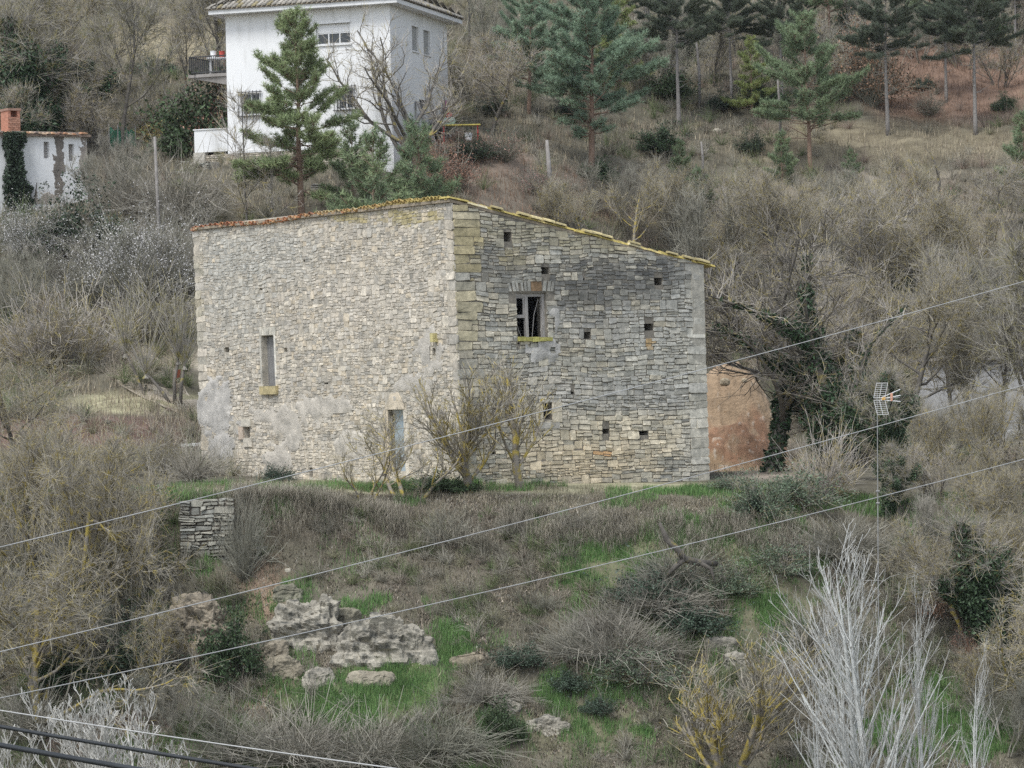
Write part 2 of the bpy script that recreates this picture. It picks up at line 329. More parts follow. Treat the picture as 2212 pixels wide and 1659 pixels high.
# rubble: lay bands of stones, cut round openings, every stone a bevelled block with its own colour
def lay(L, H, ops, top, rng, bh, sw, uneven, ends=None, thin=.6):
    st = []; v = -.7
    while v < H:
        h = rng.uniform(*bh); t = v + h
        if ends and v > -.1: h = rng.uniform(*ends[2]); t = v + h
        iv = [(0.0, L)]
        if ends:
            a, b = ends[0](v, rng), ends[1](v, rng)
            if a: st.append((0, a, v, t, 2)); iv = [(a, L)]
            if b: st.append((L - b, L, v, t, 2)); iv = [(iv[0][0], L - b)]
        for o in ops:
            if o[1] < t - .04 and o[3] > v + .04:
                n = []
                for a, b in iv:
                    if o[2] <= a or o[0] >= b: n.append((a, b))
                    else:
                        if o[0] - a > .05: n.append((a, o[0]))
                        if b - o[2] > .05: n.append((o[2], b))
                iv = n
        for a, b in iv:
            u = a
            while u < b - 1e-4:
                w = rng.uniform(*sw)
                if b - u - w < sw[0] * .7: w = b - u
                r = rng.random(); k = 1 if h < .13 or r < .07 else 2 if (r < thin or h < .2) else 3
                cuts = sorted([0] + [(j + rng.uniform(-.22, .22)) / k for j in range(1, k)] + [1])
                for c0, c1 in zip(cuts, cuts[1:]):
                    hh = (c1 - c0) * h; parts = 2 if w > hh * 3.2 and rng.random() < .7 else 1
                    sp = [0, rng.uniform(.3, .7), 1] if parts == 2 else [0, 1]
                    for s0, s1 in zip(sp, sp[1:]): st.append((u + s0 * w, u + s1 * w, v + c0 * h, v + c1 * h, 1))
                u += w
        v = t
    out = []
    for a, b, c, d, k in st:
        tt = top((a + b) / 2) if top else 1e9
        if c > tt - .05: continue
        out.append((a, b, c, min(d, tt), k))
    return np.array(out)
def stones(mb, f, st, cols, joint, proud, jitr, rs, wav=.05, depth=.03):
    n = len(st); a, b, c, d = st[:, 0], st[:, 1], st[:, 2], st[:, 3]; w, h = b - a, d - c
    j = joint * rs.uniform(.6, 1.5, n); j = np.minimum(j, np.minimum(w, h) * .4)
    e2 = st[:, 4] == 2; a = np.where(e2 & (a < .01), a - .05, a); b = np.where(e2 & (b > f.L - .01), b + .05, b); w = b - a
    ch = np.minimum(w, h) * rs.uniform(.05, .17, n)
    a, b, c, d = a + j / 2, b - j / 2, c + j / 2, d - j / 2
    ou = np.stack([a + ch, b - ch, b, b, b - ch, a + ch, a, a], 1); ov = np.stack([c, c, c + ch, d - ch, d, d, d - ch, c + ch], 1)
    ou = ou + rs.normal(0, 1, ou.shape) * jitr; ov = ov + rs.normal(0, 1, ov.shape) * jitr * .75
    cu, cv = (a + b) / 2, (c + d) / 2
    pr = rs.uniform(*proud, n); bev = np.minimum(.006, h * .06)
    def ring(k, dd):
        ku = cu[:, None] + (ou - cu[:, None]) * (1 - k / np.maximum(w, .03))[:, None]; kv = cv[:, None] + (ov - cv[:, None]) * (1 - k / np.maximum(h, .03))[:, None]
        return ku, kv, np.broadcast_to(dd[:, None], ku.shape)
    Rg = [ring(0 * bev, 0 * pr - depth), ring(0 * bev, pr - .006), ring(bev * 1.6, pr)]
    U = np.concatenate([r[0] for r in Rg] + [cu[:, None]], 1); V = np.concatenate([r[1] for r in Rg] + [cv[:, None]], 1)
    D = np.concatenate([r[2] for r in Rg] + [pr[:, None]], 1)
    tlt = rs.normal(0, .05, (n, 2)); D[:, 8:] += (U[:, 8:] - cu[:, None]) * tlt[:, :1] * .6 + (V[:, 8:] - cv[:, None]) * tlt[:, 1:] * 1.5; D[:, 16:] += rs.normal(0, .0035, (n, 9))
    wv = (fbm(np.stack([U.ravel() * .55, V.ravel() * .5, 0 * U.ravel()], 1), 3, 31) - .5).reshape(U.shape) * wav * 4.5 + (fbm(np.stack([U.ravel() * 2.2, V.ravel() * 1.4, 0 * U.ravel() + 3], 1), 2, 33) - .5).reshape(U.shape) * wav * 1.3
    edge = np.clip(np.minimum(U, f.L - U) / .5, 0, 1)
    Pp = f.p(U, V + wv * edge, D)
    k = np.arange(8); k2 = (k + 1) % 8; base = (np.arange(n) * 25)[:, None, None]
    q1 = np.stack([k, k2, k2 + 8, k + 8], 1)[None] + base; q2 = q1 + 8; t = np.stack([k + 16, k2 + 16, k * 0 + 24], 1)[None] + base
    mb.add(Pp.reshape(-1, 3), [q1.reshape(-1, 4), q2.reshape(-1, 4), t.reshape(-1, 3)], np.repeat(cols, 25, 0))

# ------------------------------------------------------------------ the old stone house
LEAN = (-.16, 0.0); HT = 8.72
zb = H_MID.z
FL = Face((H_BL.x, H_BL.y), (H_MID.x, H_MID.y), zb, LEAN, HT)
FR = Face((H_MID.x, H_MID.y), (H_R.x, H_R.y), zb, (-.10, 0), HT)
house = thing('stone_house', ((H_BL.x + H_R.x) / 2, (H_BL.y + H_R.y) / 2, zb), 'abandoned rubble stone farmhouse with sloping roof on the terrace', 'house')
topL = lambda u: FL.uv(700, 464)[1] + .06 * math.sin(u * .5) * min(1, u, FL.L - u) - .0
tR0, tR1 = FR.uv(978, 440)[1], FR.uv(1520, 572)[1]
topR = lambda u: tR0 + (tR1 - tR0) * u / FR.L
def ok(*b): return b
winL = FL.rect(567, 725, 594, 834); doorL = FL.rect(841, 885, 875, 1018); slitL = FL.rect(528, 922, 540, 946)
holesL = [FL.rect(*b) for b in ((484, 748, 495, 761), (613, 751, 621, 760), (937, 726, 944, 738), (934, 752, 941, 768), (916, 604, 920, 612), (668, 1010, 676, 1030), (655, 560, 660, 566), (560, 622, 567, 627), (700, 826, 709, 830))]
winR = FR.rect(1116, 632, 1181, 728); lowR = FR.rect(1172, 871, 1192, 905)
holesR = [FR.rect(*b) for b in ((1088, 501, 1105, 522), (1010, 607, 1020, 621), (1169, 577, 1186, 592), (1413, 600, 1431, 616), (1391, 699, 1412, 714), (1261, 717, 1276, 732), (1301, 926, 1316, 937), (1380, 926, 1400, 940), (1062, 975, 1070, 981), (1232, 846, 1240, 852), (1259, 600, 1263, 606), (1160, 610, 1166, 616), (1115, 740, 1122, 744))]
opsL = [winL, doorL, slitL] + holesL; opsR = [winR, lowR] + holesR
# voussoir and lintel blocks keep a clear strip above their openings
arcR = FR.rect(1098, 608, 1196, 632); lintL = FL.rect(561, 706, 597, 725); doorT = FL.rect(832, 855, 872, 885); doorJ = FL.rect(833, 885, 841, 1018); doorK = FL.rect(876, 895, 882, 1018)
slitT = FL.rect(524, 905, 544, 922); slitS = FL.rect(518, 922, 528, 946)
rs = np.random.default_rng(11); rg = random.Random(3)
def zone_mix(c, ox, oy, zs, js, s):
    j = (fb2(ox / 26., oy / 20., 4, s) - .5)
    for zx, zy, rx, ry, zc, w in zs:
        k = (np.clip((1.2 - ((ox - zx) / rx) ** 2 - ((oy - zy) / ry) ** 2 + j * 2.6 + js * .8) / .9, 0, 1) * w)[:, None]
        c = c * (1 - k) + np.array(zc) * k
    return c
def cols_for(f, st, pal, zs, seed, gain=1.0):
    n = len(st); q = f.p((st[:, 0] + st[:, 1]) / 2, (st[:, 2] + st[:, 3]) / 2, 0); ox, oy = pix(q[:, 0], q[:, 1], q[:, 2])
    c = np.array(pal)[rs.integers(0, len(pal), n)] * gain; js = rs.normal(0, .35, n)
    c = zone_mix(c, ox, oy, zs, js, seed)
    return np.clip(c * (1 + rs.normal(0, .085, n))[:, None], .03, .9), ox, oy
palL = [(.46, .42, .355), (.50, .46, .39), (.41, .38, .33), (.53, .485, .41), (.45, .41, .35), (.38, .36, .32), (.49, .43, .34), (.43, .405, .36)]
zsL = [(560, 560, 150, 60, (.43, .425, .395), .6), (500, 620, 90, 140, (.46, .45, .41), .5), (425, 640, 18, 110, (.47, .42, .28), .4), (880, 470, 70, 16, (.40, .335, .15), .8), (760, 470, 50, 10, (.42, .35, .16), .8), (800, 640, 160, 120, (.60, .545, .47), .5),
 (620, 990, 190, 40, (.64, .57, .46), .6), (590, 900, 120, 50, (.62, .56, .47), .5)]
palR = [(.36, .355, .325), (.41, .395, .35), (.33, .33, .31), (.45, .425, .365), (.38, .37, .33), (.30, .30, .285), (.43, .40, .335)]
zsR = [(1350, 620, 220, 60, (.15, .15, .145), .85), (1080, 560, 70, 70, (.19, .19, .18), .7), (1440, 590, 90, 40, (.17, .17, .165), .75), (1130, 500, 130, 40, (.39, .35, .235), .55), (1300, 530, 130, 16, (.37, .33, .20), .5), (1000, 500, 40, 110, (.47, .40, .23), .8), (1000, 670, 34, 70, (.49, .43, .28), .75),
 (1110, 545, 26, 26, (.46, .39, .22), .6), (1330, 700, 200, 40, (.37, .36, .34), .5), (1430, 760, 110, 120, (.56, .55, .50), .6), (1480, 640, 40, 60, (.47, .46, .42), .5), (1330, 960, 260, 70, (.68, .60, .46), .85), (1250, 1000, 180, 50, (.64, .53, .38), .6), (1330, 850, 200, 40, (.42, .41, .385), .6),
 (1404, 740, 9, 30, (.50, .33, .14), .8), (1170, 860, 120, 80, (.55, .52, .47), .5), (1500, 960, 40, 80, (.62, .60, .54), .6)]
stL = lay(FL.L, topL(0), opsL + [lintL, doorT, doorJ, doorK, slitT, slitS], topL, rg, (.2, .33), (.16, .37), 0, (lambda v, r: r.choice((.38, .62)), lambda v, r: r.choice((.3, .45)), (.2, .34)))
cL, oxL, oyL = cols_for(FL, stL, palL, zsL, 41, np.array((1.12, 1.105, 1.09)))
keep = np.ones(len(stL), bool)
wl_ = MB(); plate(wl_, FL, 0, FL.L, -.9, topL(0) + .1, opsL, .55, (.47, .43, .365), .5, None, holesL)
stones(wl_, FL, stL, cL, .018, (.006, .026), .012, rs, .05)
wallL = obj('wall', wl_, M['stone'], house)
wallL['label'] = 'long left wall of small pointed rubble with a door'
stR = lay(FR.L, tR0, opsR + [arcR], topR, rg, (.2, .34), (.22, .5), 0, (lambda v, r: r.choice((.52, .95, .7)), lambda v, r: r.choice((.4, .7)), (.22, .34)), .7)
cR, oxR, oyR = cols_for(FR, stR, palR, zsR, 57, np.array((1.18, 1.15, 1.09)))
q = stR[:, 4] == 2
cR[q & (oxR > 1400)] = cR[q & (oxR > 1400)] * .6 + np.array((.50, .48, .42)) * .4
big = (np.abs(oxR - 1300) < 25) & (np.abs(oyR - 981) < 8); cR[big] = (.62, .40, .22)
wr_ = MB(); plate(wr_, FR, 0, FR.L, -.9, tR0 + .05, opsR, .55, (.22, .20, .17), .5, topR, holesR)
stones(wr_, FR, stR, cR, .021, (.012, .05), .012, rs, .045)
# arch of thin stones over the window, with the missing stones left as bare brown fill
for k in range(12):
    t = (k + rg.uniform(.3, .7)) / 12
    if .5 < t < .74: continue
    u = arcR[0] + (arcR[2] - arcR[0]) * t; tl = (t - .5) * .55
    hw = rg.uniform(.03, .055); a, b = u - hw, u + hw; v0, v1 = arcR[1] + .03 + .1 * (.25 - (t - .5) ** 2), arcR[3] + .12 * (.25 - (t - .5) ** 2)
    pts = [FR.p(a, v0, 0), FR.p(b, v0, 0), FR.p(b, v0, .035), FR.p(a, v0, .035), FR.p(a + tl * .3, v1, 0), FR.p(b + tl * .3, v1, 0), FR.p(b + tl * .3, v1, .035), FR.p(a + tl * .3, v1, .035)]
    hexa(wr_, pts, np.array((.38, .37, .335)) * rg.uniform(.7, 1.15))
fbox(wr_, FR, arcR[0] + .5 * (arcR[2] - arcR[0]), arcR[0] + .73 * (arcR[2] - arcR[0]), arcR[1] + .05, arcR[3], -.02, .012, (.30, .20, .12))
wallR = obj('wall', wr_, M['stone'], house)
wallR['label'] = 'right gable wall of grey coursed rubble with big cornerstones'
# hidden walls and floor
BK = H_BL.xy + (H_R.xy - H_MID.xy)
for a, b, tp_ in ((H_BL.xy, BK, lambda t: topL(0) + (tR1 - topL(0)) * t), (BK, H_R.xy, lambda t: tR1)):
    m = MB()
    d = (b - a); inn = Vector((-d.y, d.x)).normalized() * .5
    cen = (H_BL.xy + H_R.xy) / 2
    if (cen - a).dot(inn) < 0: inn = -inn
    pts = [(*a, zb - .9), (*b, zb - .9), (*(b + inn), zb - .9), (*(a + inn), zb - .9), (*a, zb + tp_(0)), (*b, zb + tp_(1)), (*(b + inn), zb + tp_(1)), (*(a + inn), zb + tp_(0))]
    hexa(m, pts, (.40, .38, .33)); obj('wall', m, M['stone'], house, label='plain rear wall of grey stone')
# plaster patches on the left wall
def patch(f, x0, y0, x1, y1, shape, col, name_label, s, d=.05):
    u0, v0, u1, v1 = f.rect(x0, y0, x1, y1); nu, nv = int((u1 - u0) / .09), int((v1 - v0) / .09)
    U, V = np.meshgrid(np.linspace(u0, u1, nu), np.linspace(v0, v1, nv)); q = f.p(U.ravel(), V.ravel(), 0); ox, oy = pix(q[:, 0], q[:, 1], q[:, 2])
    nz_ = fb2(ox / 14., oy / 12., 5, s) - .5
    k = np.zeros(len(ox))
    for zx, zy, rx, ry in shape: k = np.maximum(k, 1.0 - ((ox - zx) / rx) ** 2 - ((oy - zy) / ry) ** 2)
    k = k + nz_ * 2.4
    for o in opsL if f is FL else opsR: k[(U.ravel() > o[0] - .06) & (U.ravel() < o[2] + .06) & (V.ravel() > o[1] - .1) & (V.ravel() < o[3] + .06)] = -1
    D = d + .03 * (fb2(ox / 6., oy / 6., 3, s + 5) - .5) - .07 * np.clip(1 - k * 2.2, 0, 1)
    Pp = f.p(U.ravel(), V.ravel(), D)
    i0 = (np.arange(nv - 1)[:, None] * nu + np.arange(nu - 1)[None]).ravel(); qd = np.stack([i0, i0 + 1, i0 + nu + 1, i0 + nu], 1)
    qd = qd[(k[qd] > 0).all(1)]
    lab = np.arange(nu * nv)                                   # keep the largest connected piece
    for _ in range(400):
        mn = lab[qd].min(1); l2 = lab.copy(); np.minimum.at(l2, qd.ravel(), np.repeat(mn, 4))
        if (l2 == lab).all(): break
        lab = l2
    if len(qd): w_, n_ = np.unique(lab[qd[:, 0]], return_counts=True); qd = qd[lab[qd[:, 0]] == w_[np.argmax(n_)]]
    c = np.array(col)[None] * (1 + .35 * (fb2(ox / 30., oy / 24., 4, s + 9) - .5))[:, None]
    m = MB(); m.add(Pp, qd, c); obj('plaster_patch', m, M['plaster'], house, smooth=True, label=name_label)
patch(FL, 430, 810, 545, 1038, [(468, 880, 44, 75), (480, 965, 36, 40)], (.485, .465, .43), 'grey cement render patch at the lower left corner', 71)
patch(FL, 540, 850, 860, 1042, [(590, 900, 60, 26), (600, 1000, 34, 46), (760, 960, 40, 40), (700, 880, 70, 30), (630, 940, 26, 40)], (.505, .47, .41), 'worn beige lime render low on the left wall', 83, .042)
patch(FL, 840, 470, 985, 900, [(950, 560, 26, 90), (930, 760, 30, 60), (900, 830, 50, 26)], (.49, .46, .41), 'thin beige mortar wash beside the corner', 97, .034)
patch(FR, 1085, 640, 1240, 860, [(1200, 690, 8, 40), (1160, 762, 36, 16), (1190, 745, 20, 12), (1100, 680, 5, 30)], (.47, .46, .435), 'pale grey mortar smeared round the window', 113, .075)
# roof: deck, rows of barrel tiles running down from the high wall, mossy verge slabs on the gable
uF = (H_MID.xy - H_BL.xy); dn = (H_R.xy - H_MID.xy).normalized(); al = uF.normalized()
zt0, zt1 = zb + topL(0), zb + tR1; WD = (H_R.xy - H_MID.xy).length; LN = uF.length; slope = (zt1 - zt0) / WD
leanv = Vector((-.155, 0))
def rp(s, t, h): xy = H_BL.xy + leanv + al * s + dn * t; return Vector((xy.x, xy.y, zt0 + slope * t + h))
def sag(s): return .13 * math.exp(-((s - LN * .80) / 2.4) ** 2) + .04 * math.sin(s * .9) - .07 + .03 * math.exp(-((s - LN) / .8) ** 2)
m = MB(); hexa(m, [rp(-.05, -.1, -.06), rp(LN + .05, -.1, -.06), rp(LN + .05, WD + .1, -.06), rp(-.05, WD + .1, -.06), rp(-.05, -.1, .03), rp(LN + .05, -.1, .03), rp(LN + .05, WD + .1, .03), rp(-.05, WD + .1, .03)], (.3, .26, .2))
n = 78; th = np.linspace(0, math.pi, 7)
for layer in (0, 1):
    for k in range(n):
        s0 = (k + .5 * layer + .25) * LN / n; jx = rg.uniform(-.03, .03); tl = .42
        moss = np.clip((s0 / LN - .42) * 2.2 + rg.uniform(-.25, .25), 0, 1)
        t0 = -.12 + rg.uniform(-.06, .05)
        for r in range(25):
            t = t0 + r * .4; base_c = np.array(rg.choice([(.50, .24, .12), (.42, .18, .10), (.56, .34, .19), (.33, .17, .11), (.52, .42, .28)]))
            c = base_c * (1 - moss) + np.array((.50, .41, .16)) * rg.uniform(.7, 1.25) * moss
            ra, rb = (.105, .085) if layer else (.10, .085); up = 1 if layer else -1; h0 = sag(s0) + (.05 if layer else .07) + rg.uniform(-.01, .015)
            V = []
            for tt, rr in ((t, ra), (t + tl, rb)):
                for a in th: V.append(rp(s0 + jx + math.cos(a) * rr, tt, h0 + up * math.sin(a) * rr * .8 - (0 if tt == t else .02)))
                for a in th: V.append(rp(s0 + jx + math.cos(a) * (rr - .018), tt, h0 + up * math.sin(a) * (rr - .018) * .8 - (0 if tt == t else .02)))
            i = np.arange(6); qs = np.concatenate([np.stack([i, i + 1, i + 15, i + 14], 1), np.stack([i + 7, i + 21, i + 22, i + 8], 1), np.stack([i, i + 7, i + 8, i + 1], 1)])
            m.add([tuple(v) for v in V], qs, c)
            if r > 2 and s0 < LN - 1.2: break
# mortar and flat stones under the tile ends along the high wall
for k in range(40):
    s0 = k * LN / 40; w = LN / 40 - .01; ms = np.clip((s0 / LN - .35) * 2 + rg.uniform(-.3, .3), 0, 1)
    c = np.array((.40, .30, .22)) * (1 - ms) + np.array((.40, .34, .17)) * ms
    d0 = rg.uniform(-.10, -.05); h1 = sag(s0) + .03
    hexa(m, [rp(s0, d0, -.02), rp(s0 + w, d0, -.02), rp(s0 + w, .2, -.02), rp(s0, .2, -.02), rp(s0, d0, h1), rp(s0 + w, d0, sag(s0 + w) + .03), rp(s0 + w, .2, h1), rp(s0, .2, h1)], c * rg.uniform(.8, 1.1))
roof = obj('roof', m, M['tile'], house)
m = MB(); t = -.15
while t < WD - .1:
    w = rg.uniform(.35, .75); e = LN + rg.uniform(.03, .13); hh = rg.uniform(.05, .075); h0 = sag(LN) * max(0, 1 - t) + rg.uniform(.02, .05); tw = rg.uniform(-.02, .03)
    c = np.array(rg.choice([(.58, .49, .22), (.62, .56, .36), (.52, .43, .14), (.68, .62, .44), (.44, .37, .13)]))
    hexa(m, [rp(LN - .5, t, h0), rp(e, t, h0), rp(e, t + w, h0 + tw), rp(LN - .5, t + w, h0), rp(LN - .5, t + .02, h0 + hh), rp(e - .02, t + .02, h0 + hh), rp(e - .03, t + w - .02, h0 + hh + tw), rp(LN - .5, t + w, h0 + hh)], c)
    if rg.random() < .7:
        a = t + rg.uniform(0, w); ra = rg.uniform(.08, .12); V = []
        for tt in (a, a + .4):
            for q in th: V.append(rp(LN + math.cos(q) * ra + .05, tt, h0 + .07 + math.sin(q) * ra * .9))
        i = np.arange(6); m.add([tuple(v) for v in V] , [np.stack([i, i + 1, i + 8, i + 7], 1), np.array([[6, 5, 4, 3, 2, 1, 0], [7, 8, 9, 10, 11, 12, 13]])], np.array((.46, .40, .22)) * rg.uniform(.8, 1.3))
    t += w * .93
obj('verge', m, M['tile'], house, label='row of yellow mossy verge slabs and tiles on the gable')
# windows, door, sills
def wbox(name, f, *a, c=(1, 1, 1), mat_='wood', parent=house, label=None):
    m = MB(); fbox(m, f, *a, c); return obj(name, m, M[mat_], parent, label=label)
u0, v0, u1, v1 = winR; w, h = u1 - u0, v1 - v0
win = MB()
for a in ((u0 + .0, u0 + .07, v0, v1), (u1 - .09, u1 - .0, v0, v1), (u0 + .07, u1 - .09, v1 - .12, v1), (u0 + .4 * w - .04, u0 + .4 * w + .06, v0 + .0, v1 - .12)):
    fbox(win, FR, *a, -.24, -.12)
W1 = obj('window', win, M['wood'], house, label='upper gable window with broken grey wooden frame')
m = MB(); um = u0 + .4 * w - .04; vm = v0 + .47 * h
for a in ((u0 + .07, um, vm - .05, vm + .05), (um - .06, um, vm + .05, v1 - .12), (u0 + .07, um - .06, v1 - .17, v1 - .12), (u0 + .07, u0 + .11, vm + .05, v1 - .17)): fbox(m, FR, *a, -.2, -.15)
obj('sash', m, M['frame'] if 0 else M['wood'], W1)
m = MB(); tube1(m, [FR.p(u1 - .38, v0, -.3), FR.p(u1 - .3, v0 + .7, -.28), FR.p(u1 - .14, v1 - .2, -.25)], .014, 5); tube1(m, [FR.p(u0 + .12, v0 + .5, -.26), FR.p(u0 + .3, v0 + .02, -.25)], .012, 5); tube1(m, [FR.p(u1 - .14, v0 + .02, -.1), FR.p(u1 - .2, v0 + .2, -.08), FR.p(u1 - .1, v0 + .42, -.1)], .012, 5); obj('broken_slat', m, M['wood'], W1)
m = MB()
for k in range(5):
    a = u0 - .0 + k * (w + .14) / 5; fbox(m, FR, a, a + (w + .14) / 5 - .015, v0 - .13 + rg.uniform(-.02, .01), v0 + rg.uniform(-.015, .02), -.3, .12 + rg.uniform(-.02, .03), np.array((.50, .47, .16)) * rg.uniform(.75, 1.15))
obj('sill', m, M['stone'], W1, label='window sill yellow with moss')
u0, v0, u1, v1 = winL
m = MB(); fbox(m, FL, u0, u1 - .04, v0 + 1.0, v1, -.26, -.2); fbox(m, FL, u0, u1 - .2, v0, v0 + .995, -.26, -.2); fbox(m, FL, u1 - .195, u1 - .12, v0 + .3, v0 + .7, -.26, -.21)
WL = obj('window', m, M['oldwood'], house, label='tall narrow left wall window with grey wooden shutter')
m = MB(); fbox(m, FL, u0 - .08, u1 + .18, v0 - .28, v0 + .0, -.5, .13, (.44, .37, .21)); obj('sill', m, M['stone'], WL, label='projecting stone sill with yellow lichen')
m = MB(); fbox(m, FL, u1 - .03, u1 + .0, v0, v1 - .02, -.19, -.0, (.70, .68, .63)); fbox(m, FL, u1 + .01, u1 + .12, v0 + .3, v1 + .1, .0, .03, (.66, .63, .56))
fbox(m, FL, u0 - .12, u1 + .02, v1 + .01, v1 + .36, .0, .012, (.50, .46, .39)); fbox(m, FL, u0 - .12, u0 - .005, v0, v1, 0, .03, (.50, .47, .41)); obj('surround', m, M['stone'], WL)
m = MB()
for k in range(7):
    a = lintL[0] + k * (lintL[2] - lintL[0]) / 7; fbox(m, FL, a + .01, a + (lintL[2] - lintL[0]) / 7 - .01, lintL[1] + .02, lintL[3] + rg.uniform(-.1, .05), .0, .03 + rg.uniform(-.01, .01), np.array((.55, .52, .45)) * rg.uniform(.8, 1.1))
obj('lintel', m, M['stone'], WL)
u0, v0, u1, v1 = doorL
m = MB(); fbox(m, FL, u0, u1 - .0, v0 - .1, v1, -.28, -.22); D1 = obj('door', m, M['door'], house, label='blue grey metal door set deep in the wall')
m = MB()
vv = v0 - .2
for k, hh in enumerate((.62, .5, .62, .55, .48, .6)):
    t_ = min(vv + hh, v1)
    if t_ - vv > .1: fbox(m, FL, u0 - rg.choice((.28, .4)), u0 - .0, vv + .008, t_ - .008, -.21, .03, np.array((.56, .475, .36)) * rg.uniform(.9, 1.06)); fbox(m, FL, u1, u1 + rg.choice((.22, .3)), vv + .008, t_ - .008, -.05, .03, np.array((.58, .53, .45)) * rg.uniform(.9, 1.06))
    vv += hh
hexa(m, [FL.p(doorT[0], v1 + .01, 0), FL.p(doorT[2] + .12, v1 + .01, 0), FL.p(doorT[2] + .12, v1 + .01, .032), FL.p(doorT[0], v1 + .01, .032), FL.p(doorT[0] + .35, v1 + .5, 0), FL.p(doorT[2] - .3, v1 + .55, 0), FL.p(doorT[2] - .3, v1 + .55, .032), FL.p(doorT[0] + .35, v1 + .5, .032)], (.60, .52, .41))
obj('door_surround', m, M['stone'], D1, label='dressed beige stone jambs and arched lintel')
m = MB(); fbox(m, FL, u1 - .2, u1 - .14, v0 + .75, v0 + .95, -.215, -.18); obj('handle', m, M['iron'], D1)
m = MB(); u0, v0, u1, v1 = slitL; fbox(m, FL, slitS[0], u0 - .01, v0 - .05, v1 + .02, 0, .06, (.55, .45, .36)); fbox(m, FL, slitT[0], slitT[2], v1 + .01, slitT[3], 0, .07, (.56, .52, .44)); fbox(m, FL, u0 - .02, u1 + .2, v0 - .3, v0 - .01, 0, .06, (.55, .50, .42)); obj('slit_surround', m, M['stone'], house)
a = FL.uv(941, 728); m = MB(); fbox(m, FL, a[0] - .02, a[0] + .13, a[1] - .16, a[1] + .12, 0, .2, (.50, .44, .22)); obj('corbel', m, M['stone'], house, label='projecting mossy bracket stone near the corner')
u0, v0, u1, v1 = lowR; m = MB(); fbox(m, FR, u0 - .28, u0 - .01, v0 - .1, v1, 0, .055, (.58, .52, .40)); fbox(m, FR, u1 + .01, u1 + .35, v0 - .1, v1 + .03, 0, .055, (.60, .54, .43)); fbox(m, FR, u0 - .2, u1 + .25, v0 - .30, v0 - .11, 0, .052, (.46, .44, .40)); obj('small_window', m, M['stone'], house, label='small square ground floor window with pale jambs')
cc = (H_BL.xy + H_R.xy) / 2; fl = [cc + (q - cc) * .93 for q in (H_BL.xy, H_MID.xy, H_R.xy, BK)]
m = MB(); hexa(m, [(*q, zb - .6) for q in fl] + [(*q, zb - .4) for q in fl], (.2, .18, .15)); obj('floor', m, M['plaster'], house)
# ------------------------------------------------------------------ the white house
zw = WH_C.z; HW = P(848, 8, 158.0).z - zw
FA = Face(WH_A.xy, WH_C.xy, zw, ht=HW); FB = Face(WH_C.xy, WH_R.xy, zw, ht=HW)
wh = thing('white_house', (WH_C.x - 2, WH_C.y + 4, zw), 'white rendered two storey house with tiled roof up the hillside', 'house')
aw = FA.rect(682, 50, 756, 95); al_ = FA.rect(728, 189, 764, 235); aq = FA.rect(521, 201, 560, 248)
b1 = FB.rect(890, 57, 904, 110); b2 = FB.rect(915, 66, 929, 118); b3 = FB.rect(906, 216, 925, 236)
m = MB(); plate(m, FA, 0, FA.L, 0, HW, [aw, al_, aq], .25, (1, 1, 1), .8); plate(m, FB, 0, FB.L, -.0, HW, [b1, b2, b3], .25, (.95, .95, .95), .8)
A2, C2, R2 = WH_A.xy, WH_C.xy, WH_R.xy; B2 = A2 + (R2 - C2)
for a, b in ((A2, B2), (B2, R2)): m.add([(*a, zw), (*b, zw), (*b, zw + HW), (*a, zw + HW)], np.array([[0, 1, 2, 3]]), (.9, .9, .9))
fbox(m, FA, -.0, FA.L + .0, -.12, .0, -.3, .045, (.95, .95, .95))
obj('wall', m, M['white'], wh)
# roof: soffit slab, tiled skirt, set back upper storey with its own roof
cen = (A2 + R2) / 2
def ring_(off, z):
    o = []
    for q in (A2, C2, R2, B2):
        d = (q - cen); o.append(Vector((*(cen + d + d.normalized() * off * 1.35), z)))
    return o
m = MB(); lo, hi = ring_(.62, zw + HW - .02), ring_(.62, zw + HW + .17)
hexa(m, lo + hi, (.92, .92, .92)); obj('eaves', m, M['white'], wh, label='white plastered eaves slab')
m = MB(); e0, e1 = ring_(.70, zw + HW + .18), ring_(-2.0, zw + HW + 1.35)
m.add([tuple(q) for q in e0 + e1], np.array([[k, (k + 1) % 4, (k + 1) % 4 + 4, k + 4] for k in range(4)]), (.25, .22, .17))
for k in range(4):
    a, b, c, d = e0[k], e0[(k + 1) % 4], e1[(k + 1) % 4], e1[k]; n = int((b - a).length / .24)
    for j in range(n):
        for r in range(6):
            s = (j + .5) / n; t0, t1 = r / 6, (r + 1.12) / 6
            lo_s, hi_s = t0 * (d - a).length * .42 / (b - a).length, 1 - t0 * (d - a).length * .42 / (b - a).length
            if not lo_s < s < hi_s: continue
            p0 = a + (b - a) * s; q0 = p0 + ((d + c) / 2 - (a + b) / 2) * t0; q1 = p0 + ((d + c) / 2 - (a + b) / 2) * min(t1, 1)
            ex = (b - a).normalized() * .095; V = []
            for q in (q0, q1):
                for g_ in np.linspace(0, math.pi, 5): V.append(tuple(q + ex * math.cos(g_) + Vector((0, 0, .03 + .085 * math.sin(g_) + (.03 if q is q0 else 0)))))
            i = np.arange(4); mo = rg.random()
            col = np.array((.34, .325, .29)) * rg.uniform(.7, 1.25) if mo > .12 else np.array((.30, .265, .16)) * rg.uniform(.7, 1.1)
            m.add(V, [np.stack([i, i + 1, i + 6, i + 5], 1), np.array([[4, 3, 2, 1, 0]])], col)
obj('roof', m, M['tile'], wh, label='skirt roof of weathered brown grey tiles')
i0 = [q.xy for q in ring_(-1.9, 0)]; m = MB(); zu = zw + HW + .9
hexa(m, [(*q, zu) for q in i0] + [(*q, zu + 2.6) for q in i0], (.95, .95, .95)); obj('upper_storey', m, M['white'], wh)
